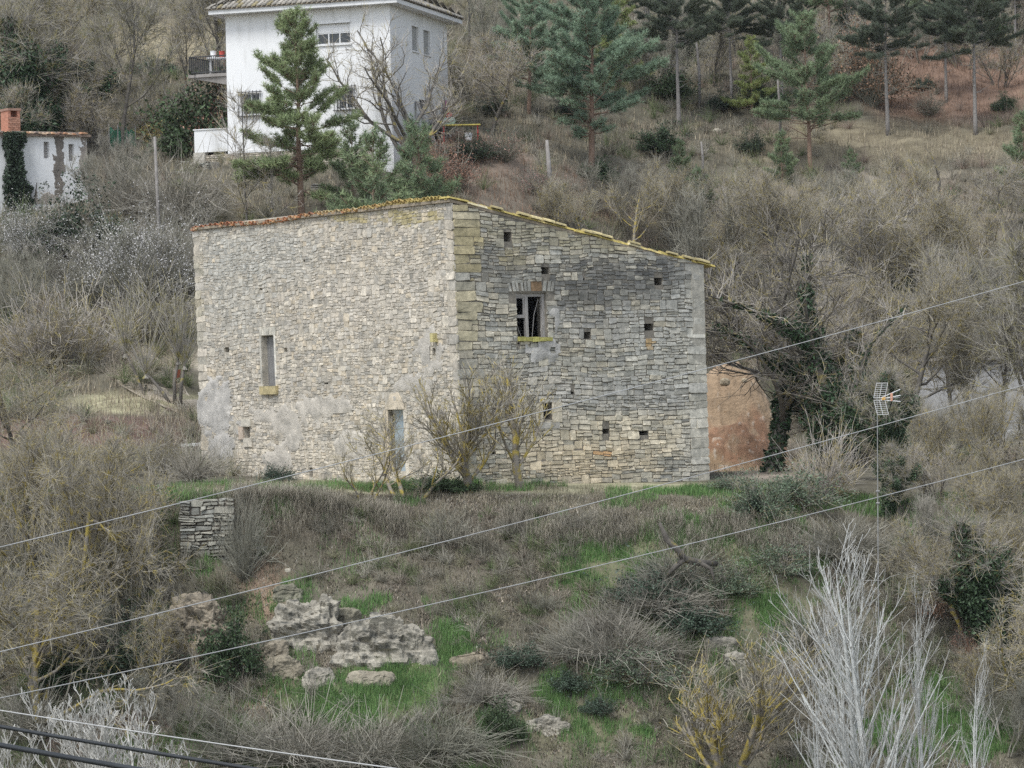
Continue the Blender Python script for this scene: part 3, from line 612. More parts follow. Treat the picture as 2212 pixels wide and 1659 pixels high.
m = MB(); i1 = [q.xy for q in ring_(-1.2, 0)]; hexa(m, [(*q, zu + 2.6) for q in i1] + [(*q, zu + 2.75) for q in i1], (.9, .9, .9)); obj('eaves', m, M['white'], wh)
m = MB(); ap = (cen.x, cen.y, zu + 4.1); m.add([(*q, zu + 2.76) for q in i1] + [ap], np.array([[0, 1, 4], [1, 2, 4], [2, 3, 4], [3, 0, 4]]), (.3, .26, .21)); obj('roof', m, M['tile'], wh, label='upper hipped roof mostly above the picture')
def glazed(f, o, n, lab, shut=0.0, bars=0, depth=.2):
    u0, v0, u1, v1 = o; vt = v1 - (v1 - v0) * shut; m = MB(); t = .055
    for a in ((u0, u1, v0, v0 + t), (u0, u1, vt - t, vt)): fbox(m, f, *a, -depth, -depth + .06)
    for k in range(n + 1):
        a = u0 + (u1 - u0 - t) * k / n; fbox(m, f, a, a + t, v0 + t, vt - t, -depth, -depth + .055)
    w_ = obj('window', m, M['frame'], wh, label=lab)
    m = MB(); fquad(m, f, [(u0, v0, -depth + .02), (u1, v0, -depth + .02), (u1, vt, -depth + .02), (u0, vt, -depth + .02)]); obj('pane', m, M['glass'], w_)
    if shut:
        m = MB(); nn = 9
        for k in range(nn): fbox(m, f, u0 + .02, u1 - .02, vt + (v1 - vt) * k / nn, vt + (v1 - vt) * (k + .92) / nn, -depth + .02, -depth + .08)
        fbox(m, f, u0 - .03, u1 + .03, v1 - .0, v1 + .07, -.05, .05); obj('shutter', m, M['frame'], w_, label='half lowered white roller shutter')
    m = MB(); fbox(m, f, u0 - .08, u1 + .08, v0 - .07, v0, -.2, .07, (.95, .95, .95)); obj('sill', m, M['white'], w_)
    if bars:
        m = MB()
        for k in range(bars + 1):
            a = u0 - .1 + (u1 - u0 + .2) * k / bars; fbox(m, f, a - .012, a + .012, v0 - .12, v1 + .12, .10, .125)
        for z in (v0 - .05, v1 + .05): fbox(m, f, u0 - .16, u1 + .16, z - .015, z + .015, .05, .14)
        obj('grille', m, M['iron'], w_, label='dark iron window grille')
    return w_
glazed(FA, aw, 3, 'three pane upper window under a half lowered white shutter', .42)
glazed(FA, al_, 2, 'barred ground floor window on the right of the front', 0, 7)
glazed(FA, aq, 2, 'barred ground floor window half hidden by the pine', 0, 6)
for o in (b1, b2):
    m = MB()
    for k in range(14): fbox(m, FB, o[0], o[2], o[1] + (o[3] - o[1]) * k / 14, o[1] + (o[3] - o[1]) * (k + .9) / 14, -.16, -.10)
    w_ = obj('window', m, M['greyframe'], wh, label='tall narrow side window closed by a grey shutter'); m = MB(); fbox(m, FB, o[0] - .05, o[2] + .05, o[1] - .07, o[1], -.15, .06, (.9, .9, .9)); obj('sill', m, M['white'], w_)
m = MB(); fbox(m, FB, *[b3[k] for k in (0, 2, 1, 3)], -.22, -.18); obj('window', m, M['glass'], wh, label='small low side window')
# plinth, left terrace block and corner pier
u_l = FA.uv(420, 300)[0]; vt_ = FA.uv(440, 281)[1]; vb_ = FA.uv(440, 329)[1]
m = MB(); fbox(m, FA, u_l, -.02, vb_, vt_, -3.2, .03, (.97, .97, .97)); fbox(m, FA, u_l - .04, -.02, vt_, vt_ + .05, -3.2, .07, (.93, .93, .93)); obj('terrace', m, M['white'], wh, label='low stained white terrace block on the left')
pm = MB(); vq = FA.uv(500, 366)[1] - .6
plate(pm, FA, u_l + .02, FA.L - .9, vq, -.13, [], .1, (.42, .38, .32), .8)
for fq in ((u_l + .05, -.12),):
    st = lay(FA.L - .9 - u_l, -.15 - vq, [], None, random.Random(8), (.16, .26), (.2, .5), 0); st = st[st[:, 2] > -.05]; st[:, 0:2] += u_l; st[:, 2:4] = np.minimum(st[:, 2:4] + vq, -.14)
    st = st[(st[:, 3] - st[:, 2]) > .05]
    pal = np.array([(.56, .50, .42), (.50, .46, .40), (.60, .54, .45), (.48, .42, .34)])[rs.integers(0, 4, len(st))]
    FA.L, LL = FA.L + 50, FA.L; stones(pm, FA, st, pal, .03, (.02, .06), .01, rs, .0); FA.L = LL
obj('plinth', pm, M['stone'], wh, label='rubble stone plinth under the white wall')
m = MB(); fbox(m, FA, u_l - .02, u_l + .55, vq, vb_ - .01, -.8, .09, (.55, .52, .46)); obj('pier', m, M['plaster'], wh, label='concrete corner pier under the terrace')
m = MB(); fbox(m, FA, FA.L - .95, FA.L + .02, -1.6, -.13, -.6, .05, (.96, .96, .95)); fbox(m, FA, FA.L - .30, FA.L + .10, -1.75, -.14, -.5, .12, (.96, .96, .95)); obj('pier', m, M['white'], wh, label='white corner pier below the right end')
m = MB(); fbox(m, FB, .02, FB.L, -3.0, -.0, -.4, -.005, (.8, .8, .79)); obj('plinth', m, M['plaster'], wh, label='grey base of the side wall')
# balcony on the left
bz = FA.uv(480, 163)[1]; bl = FA.uv(404, 160)[0]; bt = FA.uv(480, 118)[1]
bal = MB(); hexa(bal, [FA.p(bl + .2, bz - .05, -.3), FA.p(0, bz - .42, -.3), FA.p(0, bz - .42, -2.6), FA.p(bl + .2, bz - .05, -2.6), FA.p(bl, bz, -.25), FA.p(0, bz, -.25), FA.p(0, bz, -2.7), FA.p(bl, bz, -2.7)], (.75, .75, .75))
fbox(bal, FA, bl - .05, 0, bz, bz + .14, -2.75, -.2, (.8, .8, .8)); BAL = obj('balcony', bal, M['concrete'], wh, label='concrete balcony slab on the left side')
m = MB()
for k in range(22):
    a = bl + (0 - bl) * k / 21; fbox(m, FA, a - .01, a + .01, bz + .14, bt, -.25, -.22); 
for k in range(24): d = -.25 - 2.4 * k / 23; fbox(m, FA, bl, bl + .02, bz + .14, bt, d - .02, d)
for z in (bz + .2, bt - .02): fbox(m, FA, bl - .02, 0, z, z + .045, -.27, -.2); fbox(m, FA, bl - .02, bl + .03, z, z + .045, -2.7, -.27)
obj('railing', m, M['iron'], BAL)
def lf(f, u, v, d): return Vector(f.p(u, v, d))
t = thing('table', lf(FA, bl + 1.25, bz + .15, -1.2), 'white table with small things standing on the house balcony', 'table'); q = t.location
for x in (-.62, .52): 
    for y in (-.3, .25):
        m = MB(); box(m, q.x + x, q.x + x + .07, q.y + y, q.y + y + .07, q.z, q.z + .72); obj('leg', m, M['frame'], t)
m = MB(); box(m, q.x - .72, q.x + .68, q.y - .4, q.y + .4, q.z + .72, q.z + .78); obj('table_top', m, M['frame'], t)
m = MB(); box(m, q.x - .6, q.x + .55, q.y - .3, q.y + .3, q.z + .12, q.z + .16); obj('shelf', m, M['frame'], t)
def pot(name, q, r, h, c, label, cat, mt='plastic'):
    m = MB(); a = np.linspace(0, 2 * math.pi, 13)[:-1]
    prof = [(.75, 0), (.95, .45), (1, .92), (1.08, .93), (1.08, 1.0), (.9, 1.0), (.8, .6)]
    V = [(q[0] + r * k * math.cos(t), q[1] + r * k * math.sin(t), q[2] + h * z) for k, z in prof for t in a]; j = np.arange(12)
    Fs = [np.concatenate([np.stack([j, (j + 1) % 12, (j + 1) % 12 + 12, j + 12], 1) + 12 * k for k in range(len(prof) - 1)]), np.array([list(range(11, -1, -1)), [x + 72 for x in range(12)]])]
    m.add(V, Fs, c); return tag(obj(name, m, M[mt], smooth=False), label, cat)
pot('pot', (q.x + .4, q.y - .1, q.z + .78), .17, .2, (.6, .12, .06), 'round red pot at the right end of the balcony table', 'pot')
pot('pot', (q.x - .05, q.y - .05, q.z + .78), .13, .3, (.45, .08, .06), 'darker red pot in the middle of the balcony table', 'pot')
pot('bucket', (q.x - .45, q.y, q.z + .78), .14, .32, (.75, .75, .75), 'white bucket at the left end of the balcony table', 'bucket')

# ------------------------------------------------------------------ old cottage at the left edge
c0, c1 = P(-90, 455, 153.0), P(188, 385, 156.2); zc = P(60, 455, 154.8).z; hc = P(60, 287, 154.8).z - zc
FC = Face(c0.xy, c1.xy, zc, ht=hc); cot = thing('cottage', ((c0.x + c1.x) / 2, (c0.y + c1.y) / 2 + 2, zc), 'old white cottage with flaking walls and a brick chimney', 'cottage')
cw = FC.rect(94, 306, 106, 342); cd = FC.rect(148, 311, 160, 348)
m = MB(); plate(m, FC, 0, FC.L, -1.2, hc - .1, [cw, cd], .3, (1, 1, 1), .5, None, [cw, cd]); bk = Vector(FC.n * -5)
fbox(m, FC, FC.L - .0, FC.L + .01, -1.2, hc - .1, -5, 0, (.8, .8, .8)); fbox(m, FC, -.2, -.001, -2.5, hc - .1, -5, 0, (.8, .8, .8)); fbox(m, FC, 0, FC.L, -1.2, hc + .2, -5.2, -5, (.8, .8, .8))
obj('wall', m, M['white'], cot)
def cpatch(x0, y0, x1, y1, cx, cy, rx, ry, col, s):
    m = MB(); u0, v0, u1, v1 = FC.rect(x0, y0, x1, y1); U, V = np.meshgrid(np.linspace(u0, u1, 40), np.linspace(v0, v1, 60)); q = FC.p(U.ravel(), V.ravel(), 0); ox, oy = pix(q[:, 0], q[:, 1], q[:, 2])
    k = 1 - ((ox - cx) / rx) ** 2 - ((oy - cy) / ry) ** 2 + (fb2(ox / 7., oy / 9., 5, s) - .5) * 3
    D = .02 - .04 * np.clip(1 - k * 2, 0, 1); i0 = (np.arange(59)[:, None] * 40 + np.arange(39)[None]).ravel(); qd = np.stack([i0, i0 + 1, i0 + 41, i0 + 40], 1)
    for o in (cw, cd): k[(U.ravel() > o[0] - .03) & (U.ravel() < o[2] + .03) & (V.ravel() > o[1] - .03) & (V.ravel() < o[3] + .03)] = -1
    m.add(FC.p(U.ravel(), V.ravel(), D), qd[(k[qd] > 0).all(1)], col); obj('bare_patch', m, M['plaster'], cot, label='dark bare masonry where the white render has fallen')
cpatch(108, 285, 150, 440, 128, 350, 13, 90, (.20, .18, .16), 5); cpatch(148, 290, 188, 400, 180, 340, 10, 60, (.30, .27, .24), 6); cpatch(20, 284, 188, 310, 100, 286, 90, 9, (.32, .28, .24), 7); cpatch(60, 370, 130, 440, 95, 440, 50, 26, (.42, .38, .33), 8)
m = MB()
for o, l_ in ((cw, 'small window closed with grey boards'), (cd, 'second small opening closed with grey boards')): m = MB(); fbox(m, FC, o[0], o[2], o[1], o[3], -.28, -.24); obj('window', m, M['wood'], cot, label=l_)
m = MB(); zr = zc + hc
for k in range(int(FC.L / .2) + 1):
    u = k * .2 + rg.uniform(-.03, .03); c = np.array(rg.choice([(.40, .22, .13), (.5, .3, .18), (.3, .2, .15), (.56, .42, .3), (.25, .2, .17)]))
    for r in range(10):
        d = .22 + rg.uniform(-.06, .06) - r * .42; h = hc - .05 + rg.uniform(-.03, .04) + (.22 - d) * .07; V = []
        for dd, hh in ((d, h), (d - .45, h + .03)):
            for t in np.linspace(0, math.pi, 5): V.append(FC.p(u + math.cos(t) * .1, hh + math.sin(t) * .08, dd))
        i = np.arange(4); m.add(V, [np.stack([i, i + 1, i + 6, i + 5], 1), np.array([[4, 3, 2, 1, 0]])], c * rg.uniform(.8, 1.2))
hexa(m, [FC.p(-.1, hc - .14, .18), FC.p(FC.L + .15, hc - .14, .18), FC.p(FC.L + .15, hc + .2, -5.2), FC.p(-.1, hc + .2, -5.2), FC.p(-.1, hc - .04, .18), FC.p(FC.L + .15, hc - .04, .18), FC.p(FC.L + .15, hc + .32, -5.2), FC.p(-.1, hc + .32, -5.2)], (.26, .2, .16))
obj('roof', m, M['tile'], cot, label='broken uneven clay tile roof')
ch0 = FC.uv(36, 285)[0]; chw = FC.uv(62, 285)[0] - ch0; cht = FC.uv(48, 230)[1]
m = MB(); fbox(m, FC, ch0, ch0 + chw, hc - .2, cht - .38, -1.7, -.9, (.45, .22, .15)); 
for k in range(int((cht - .4 - hc + .2) / .085)): v = hc - .2 + k * .085; [fbox(m, FC, ch0 - .006 + (j + .5 * (k % 2)) * chw / 3, min(ch0 + chw + .006, ch0 + (j + .5 * (k % 2) + .9) * chw / 3), v, v + .07, -.92, -.885, np.array((.37, .215, .155)) * rg.uniform(.7, 1.25)) for j in range(3)]
for a in (ch0, ch0 + chw - .12): fbox(m, FC, a, a + .12, cht - .38, cht - .1, -1.7, -.9, (.46, .23, .16))
fbox(m, FC, ch0 - .04, ch0 + chw + .04, cht - .1, cht, -1.75, -.85, (.34, .22, .17)); CH = obj('chimney', m, M['brick'], cot, label='square brick chimney with a cap')
# ------------------------------------------------------------------ pale building behind the trees on the right
f0, f1 = P(1985, 980, 150.5), P(2330, 985, 147.0); FD = Face(f0.xy, f1.xy, f0.z, ht=4); hd = FD.uv(2100, 778)[1]
pb = thing('shed', ((f0.x + f1.x) / 2, (f0.y + f1.y) / 2 + 2, f0.z), 'long pale grey shed behind bare trees at the right edge', 'shed')
ops = [FD.rect(2085, 870, 2124, 905), FD.rect(2170, 900, 2200, 975)]
m = MB(); plate(m, FD, 0, FD.L, .95, hd, ops[:1], .2, (.52, .52, .53), .6, None, ops[:1]); fbox(m, FD, 0, FD.L, -.5, .95, -.3, .012, (.88, .88, .88)); fbox(m, FD, 0, .02, -.5, hd, -5, -.0, (.5, .5, .5)); obj('wall', m, M['white'], pb, label='grey wall with a white lower band')
m = MB(); fbox(m, FD, -.2, FD.L + .2, hd, hd + .12, -5.2, .3, (.9, .9, .9)); obj('roof', m, M['concrete'], pb, label='flat pale roof edge')
m = MB(); fbox(m, FD, *[ops[0][k] for k in (0, 2, 1, 3)], -.18, -.12); obj('window', m, M['greyframe'], pb)
# ------------------------------------------------------------------ dry stone walls
def drywall(name, A, B, zb_, H, lab, seed, pal, bh=(.18, .34), sw=(.25, .65), thick=.5, topf=None, cat='wall'):
    f = Face(A, B, zb_, ht=H); t = thing(name, (*((Vector(A) + Vector(B)) / 2), zb_), lab, cat); m = MB()
    tp_ = topf or (lambda u: H - .55 * (fb2(u * 1.1, seed, 3, 4)[0]))
    st = lay(f.L, H, [], tp_, random.Random(seed), bh, sw, 0); c = np.array(pal)[rs.integers(0, len(pal), len(st))] * (1 + rs.normal(0, .14, len(st)))[:, None]
    plate(m, f, 0, f.L, -.7, H, [], .2, (.15, .13, .11), .4, lambda u: tp_(u) - .03); stones(m, f, st, c, .04, (.02, .13), .016, rs, .07)
    us = np.arange(0, f.L - .3, .3)
    for u in us: fbox(m, f, u, u + .29, -.7, tp_(u + .15) - .02, -thick, -.002, (.33, .31, .27))
    obj('stonework', m, M['stone'], t); return f
r0, r1 = P(398, 1190, 104.6), P(508, 1196, 104.25)
drywall('retaining_wall', (r0.x - .1, r0.y), r1.xy, r0.z - .15, P(450, 1062, 104.4).z - r0.z + .2, 'grey dry stone retaining wall below the left end of the terrace', 5, [(.33, .33, .30), (.40, .39, .34), (.36, .35, .30), (.44, .42, .36)], (.16, .3), (.25, .6))
r0, r1 = P(506, 1208, 104.5), P(556, 1225, 104.2)
drywall('broken_wall', (r0.x, r0.y + .35), r1.xy, r1.z - .1, P(530, 1105, 104.4).z - r1.z, 'ruined overgrown wall stub with a missing corner beside the retaining wall', 15, [(.37, .33, .26), (.42, .36, .27), (.30, .27, .23)], (.18, .32), (.25, .6), .5, lambda u: 1.55 - 1.1 * u)
for k, (a, b, yy, hh) in enumerate(((378, 452, 362, .55), (386, 448, 346, .5), (372, 440, 330, .45))):
    q0, q1 = hit(a, yy + 8), hit(b, yy + 6)
    drywall('stone_terrace', q0.xy, q1.xy, min(q0.z, q1.z) - .1, hh + .15, ('lowest', 'middle', 'highest')[k] + ' of three low dry stone terraces beside the white house plinth', 30 + k, [(.36, .36, .32), (.44, .43, .38), (.5, .48, .42)], (.14, .22), (.3, .7))
q0, q1 = hit(672, 412), hit(850, 402); drywall('stone_terrace', q0.xy, q1.xy, min(q0.z, q1.z) - .1, .5, 'long low dark stone bank on the slope below the white house', 44, [(.27, .26, .25), (.34, .33, .31)], (.12, .2), (.4, 1.0))
# ------------------------------------------------------------------ rocks and the earth mound
def rock(name, ox, oy, rx, ry, lab, seed, cat='rock', Y=None, deep=1.0, rough=.35, mt='rock', tint=(1, 1, 1), layers=2.2, push=0.0, group=None):
    c = hit(ox, oy) if Y is None else P(ox, oy, Y); s = c.y / F; n = 150
    a, b = rx * s, ry * s
    th, ph = np.meshgrid(np.linspace(0, 2 * math.pi, n, endpoint=False), np.linspace(.03, math.pi - .03, n // 2))
    d = np.stack([np.cos(th) * np.sin(ph), np.sin(th) * np.sin(ph), np.cos(ph)], -1).reshape(-1, 3)
    q = d * np.array([a, max(a, b) * deep * .55, b])
    e = np.sign(d) * np.abs(d) ** .75; q = e * np.array([a, max(a, b) * deep * .55, b])
    L = min(a, b)
    n1 = fbm(q * np.array([.9, .9, 1.1]) / max(L, .4) * 1.2 + seed * 3.1, 4, seed) - .5
    wq = q + .35 * (fbm(q * 1.1 + seed, 3, seed + 21)[:, None] - .5)
    blk = vn(np.floor(wq * np.array([1.5, 1.5, layers]) + .5) * 1.37 + seed, seed + 2) - .5          # broken blocks between joints
    fr = np.abs(((wq[:, 2] * layers * .8 + seed) % 1) - .5) * 2                                       # bedding ledges
    n2 = np.abs(fbm(q * 2.2 + seed, 4, seed + 3) - .5) * 2
    n3 = fbm(q * np.array([6, 6, 8.]) + seed, 4, seed + 8) - .5
    k_ = min(L, 1.0)
    q = q + d * (n1 * L * rough * 2.2 + blk * .22 * k_ + (fr - .5) * .10 * k_ - (1 - np.clip(n2 * 4, 0, 1)) * .14 * k_ + n3 * .22 * k_)[:, None]
    N2 = n // 2; i = (np.arange(N2 - 1)[:, None] * n + np.arange(n)[None]).ravel(); j = (np.arange(N2 - 1)[:, None] * n + (np.arange(n)[None] + 1) % n).ravel()
    m = MB(); m.add(q + np.array(c) + np.array([0, a * .12 * deep - push, 0]), np.stack([i, j, j + n, i + n], 1), np.array(tint) * (1 + .3 * n1[:, None]) * (1 - .25 * np.clip((q[:, 2:] / b + .15 + n1[:, None] * 1.8) * 1.8, 0, 1) if mt == 'rock' and rx > 25 else 1))
    return tag(obj(name, m, M[mt], smooth=(mt != 'rock')), lab, cat, group)
rock('rock_outcrop', 828, 1432, 112, 98, 'largest pale limestone outcrop with a flat dark lichened face above green grass', 3, deep=.38, layers=2.2, push=.0, rough=.2)
rock('rock_outcrop', 668, 1395, 84, 104, 'knobbly cream limestone outcrop left of the largest outcrop', 4, deep=.42, rough=.34, push=-.05)
rock('rock_outcrop', 690, 1476, 40, 34, 'small rounded pale rock foot below the knobbly outcrop', 5, deep=.9)
rock('rock_outcrop', 622, 1292, 36, 26, 'small dark mossy ledge of rock beside the red earth gully', 6, tint=(.62, .64, .58))
rock('rock_outcrop', 440, 1400, 74, 112, 'tall beige rock face behind the lichened tree at lower left', 7, push=.8, deep=.5, tint=(.8, .74, .68))
rock('rock_outcrop', 556, 1440, 66, 56, 'grey rounded rock shoulder left of the outcrops over dark ground', 8, deep=.7, tint=(.78, .74, .68))
rock('rock_outcrop', 1180, 1578, 52, 28, 'flat layered pale rock low in the slope at the bottom centre', 9, deep=.8, layers=4)
rock('rock_outcrop', 1098, 1540, 30, 28, 'small cream rock lump up left of the flat layered rock', 10, deep=.8)
rock('rock_outcrop', 1555, 1400, 40, 24, 'upper pale rock showing through the bush at lower right', 12, deep=.8, layers=4)
rock('rock_outcrop', 1588, 1446, 32, 30, 'lower pale rock showing through the bush at lower right', 13, deep=.8, layers=4)
rock('rock_outcrop', 1010, 1432, 42, 18, 'low grassy ledge of rock right of the green grass patch', 14, deep=.8, tint=(.8, .74, .66))
rock('rock_outcrop', 738, 1370, 54, 60, 'dark lichened rock joining the knobbly and the largest outcrop', 21, deep=.6, tint=(.72, .72, .66))
rock('rock_outcrop', 632, 1350, 48, 42, 'mossy brown rock under the dark ledge beside the gully', 22, deep=.5, tint=(.66, .62, .52))
rock('rock_outcrop', 800, 1478, 56, 26, 'smooth beige foot of the largest outcrop', 23, deep=.8, tint=(1.0, .97, .9), rough=.25)
rock('rock_outcrop', 610, 1462, 44, 36, 'crumbling pale rock between the grey shoulder and the outcrops', 24, deep=.5, tint=(.86, .82, .74))
rock('rock_outcrop', 120, 1440, 70, 40, 'pale broken rock low at the far left behind twigs', 15, deep=.6, tint=(.85, .8, .74))
for k, (x, y, r, l, yy_) in enumerate(((1566, 826, 11, 'largest pale stone lodged high in the orange earth heap', 123.2), (1608, 822, 6, 'small white stone right of the larger one in the earth heap', 123.6))):
    rock('stone', x, y, r, r * .75, l, 90 + k, 'stone', Y=yy_, rough=.25, tint=(1.7, 1.55, 1.35))
for k, (x, y, r, l) in enumerate(((1272, 1440, 8, 'small white stone on the slope right of centre'), (1540, 1322, 7, 'small upright white stone above the lower right rocks'), (1535, 1570, 9, 'white stone low among the lower right bush twigs'), (1555, 1592, 7, 'second white stone at the foot of the lower right bush'), (820, 1662 - 6, 6, 'stone at the bottom edge'), (622, 1236, 7, 'small grey stone in the gully'), (1650, 1130, 6, 'white stone in the grass of the right bank'), (1548, 285, 9, 'white stone beside the tall grey pine trunk'))):
    if 'edge' in l: continue
    rock('stone', x, y, r, r * .75, l, 40 + k, 'stone', rough=.25, tint=(1.3, 1.3, 1.28))
md = MB(); nn = 150; mx, my = MOUND.x, MOUND.y; mw = 118 * MOUND.y / F; mh = 225 * MOUND.y / F
gx, gy = np.meshgrid(np.linspace(-1.5, 1.5, nn), np.linspace(-1.6, 1.6, nn)); rr = np.hypot(gx * (1 + .25 * (gx > 0)), gy * .9)
hgt = np.clip(1.0 - rr ** 2 * .55, -.3, 1) ; hgt = np.where(hgt > .55, .55 + (hgt - .55) * 1.0, hgt)
xx, yy = mx + gx * mw, my + gy * 2.6 + .8; zz = gz(xx.ravel(), yy.ravel()).reshape(xx.shape)
step = np.clip((gy + .55) * 3.2, 0, 1); body = hgt * mh * (.52 * np.clip((gy + 1.35) * 3.5, 0, 1) + .48 * step)
nzz = (fb2(xx.ravel() * 1.3, yy.ravel() * 1.3, 5, 61) - .5).reshape(xx.shape)
top_ = zz + np.maximum(body, -.3) + nzz * .6 * np.clip(body, 0, 1) - .10 * np.clip(body, 0, 1) * (1 - np.clip(np.abs(fb2(xx.ravel() * 1.6, yy.ravel() * .35, 4, 66) - .5) * 9, 0, 1)).reshape(xx.shape) + .30 * np.clip(body, 0, 1) * (fb2(xx.ravel() * 5, yy.ravel() * 6, 3, 67) - .5).reshape(xx.shape)
i = (np.arange(nn - 1)[:, None] * nn + np.arange(nn - 1)[None]).ravel()
hh_ = (top_ - zz).ravel(); lo_k = np.clip((1.75 - hh_ + nzz.ravel() * 3.2) / .5, 0, 1)[:, None]; bot_k = np.clip((.7 - hh_ + nzz.ravel() * 2.6) / .5, 0, 1)[:, None]
ec = np.array((.385, .285, .19)) * (1 - lo_k) + np.array((.34, .205, .13)) * lo_k; ec = ec * (1 - bot_k) + np.array((.40, .285, .18)) * bot_k
peb = np.clip((vn(np.stack([xx.ravel() * 7.5, yy.ravel() * 7.5, hh_ * 7.5], 1), 77) - .80) * 9, 0, 1); top_ = top_ + .07 * peb.reshape(xx.shape); ec = ec * (1 - peb[:, None] * .8) + np.array((.60, .53, .44)) * peb[:, None] * .8
md.add(np.stack([xx.ravel(), yy.ravel(), top_.ravel()], 1), np.stack([i, i + 1, i + nn + 1, i + nn], 1), ec)
tag(obj('earth_mound', md, M['earth'], smooth=True), 'heap of orange earth and stones right of the stone house', 'earth heap')
# ------------------------------------------------------------------ poles, antenna, cables, odds and ends
def pole(name, b, t, r0, r1, lab, mt, cat='pole'):
    m = MB(); tube1(m, [b, b.lerp(t, .5), t], [r0, (r0 + r1) / 2, r1], 10); return tag(obj(name, m, M[mt], smooth=True), lab, cat)
pb_ = P(346, 520, 148.0); pole('utility_pole', Vector((pb_.x, pb_.y, gz1(pb_.x, pb_.y) - .3)), P(334, 295, 148.0), .085, .06, 'plain grey wooden pole among the brambles left of the stone house', 'greypine')
mp = at(1880, 100.5); mt_ = P(1895, 842, 100.5); an = thing('antenna', mp, 'television antenna with white grid reflector on a tall thin mast', 'antenna')
m = MB(); tube1(m, [mp, Vector((mp.x, mp.y, mp.z)).lerp(mt_, .55), mt_], [.018, .016, .012], 8)
for z in (.62, .66): q = mp.lerp(mt_, z); tube1(m, [q - Vector((.05, 0, 0)), q + Vector((.05, 0, 0))], .03, 6)
obj('mast', m, M['mast'], an)
hub = P(1899, 862, 100.4); dirx = Vector((.93, -.34, .06)).normalized(); side = Vector((.34, .93, 0)).normalized()
for sgn in (1, -1):
    m = MB(); up = Vector((0, 0, sgn * .44)) + dirx * .10; wv_ = side * .0 + Vector((.30, -.14, .0))
    p00 = hub + up * .08 - wv_ * .5; p10 = p00 + wv_; e = up * .92
    for a, b in ((p00, p00 + e), (p10, p10 + e), (p00, p10), (p00 + e, p10 + e), ((p00 + p10) / 2, (p00 + p10) / 2 + e)): tube1(m, [a, b], .0075, 5)
    for k in range(1, 7): tube1(m, [p00 + e * k / 7, p10 + e * k / 7], .0045, 4)
    obj('reflector', m, M['alu'], an)
m = MB()
for k in (-1, 0, 1): tube1(m, [hub + Vector((.05, 0, k * .03)), hub + dirx * .62 + Vector((0, 0, .05 + k * .17))], .013, 5)
for k in range(5):
    q = hub + dirx * (.2 + k * .09); tube1(m, [q - side * .16, q + side * .16], .006, 4)
obj('boom', m, M['alu'], an)
m = MB(); q = hub + dirx * .13; hexa(m, [q + Vector(v) for v in ((-.05, -.04, -.04), (.05, -.04, -.03), (.05, .04, -.03), (-.05, .04, -.04), (-.05, -.04, .03), (.05, -.04, .045), (.05, .04, .045), (-.05, .04, .03))], (.62, .36, .10)); obj('dipole_box', m, M['plastic'], an)
m = MB(); q = hub + dirx * .36 + Vector((0, 0, .04)); box(m, q.x - .03, q.x + .03, q.y - .03, q.y + .03, q.z - .12, q.z + .1, (.6, .32, .22)); obj('bracket', m, M['plastic'], an)
def cable(p, q, sagp, r, lab, mt, group=None, ext=.8):
    m = MB(); pts = []; d = q - p
    for t in np.linspace(-ext, 1 + ext, 41):
        x = p + d * t; x = Vector(x); x.z += sagp * (4 * (t - .5) ** 2 - 1); pts.append(x)
    tube1(m, pts, r, 6); return tag(obj('cable', m, M[mt], smooth=True), lab, 'cable', group)
G_ = 'pale overhead wires'
cable(P(0, 1182, 42), P(2212, 608, 58), .07, .0065, 'uppermost of the three pale wires rising across the stone house', 'cable', G_)
cable(P(0, 1408, 42), P(2212, 832, 58), .08, .0065, 'middle of the three pale wires, passing the foot of the house', 'cable', G_)
cable(P(0, 1508, 42), P(2212, 992, 58), .10, .0065, 'lowest of the three pale wires, crossing the slope below the house', 'cable', G_)
cable(P(0, 1534, 30), P(850, 1659, 27), .01, .0055, 'thin pale wire falling to the right across the bottom left corner', 'cable', None, 1.5)
cable(P(0, 1569, 14), P(545, 1660, 13.4), .002, .0085, 'thinner, upper of the two black cables in the bottom left corner', 'black', 'black cables', 2)
cable(P(0, 1609, 12.6), P(300, 1662, 12.2), .001, .0105, 'thicker, lower of the two black cables in the bottom left corner', 'black', 'black cables', 3)
q = hit(378, 850); m = MB(); box(m, q.x - .06, q.x + .06, q.y - .04, q.y + .04, q.z - .1, q.z + .62); hexa(m, [q + Vector(v) for v in ((.0, -.03, .55), (.2, -.03, .6), (.2, .03, .6), (0, .03, .55), (.02, -.03, .88), (.24, -.03, .9), (.24, .03, .9), (.02, .03, .88))]); tag(obj('iron_post', m, M['rust']), 'rusty red iron post by the track left of the stone house', 'post')
q = hit(405, 966); m = MB(); hexa(m, [q + Vector(v) for v in ((-.6, -.1, .0), (.7, -.1, .03), (.7, .2, .03), (-.6, .2, .0), (-.6, -.1, .1), (.7, -.1, .15), (.7, .2, .15), (-.6, .2, .1))], (1, 1, 1)); tag(obj('plank', m, M['frame']), 'pale plank lying behind the lower left house corner', 'plank')
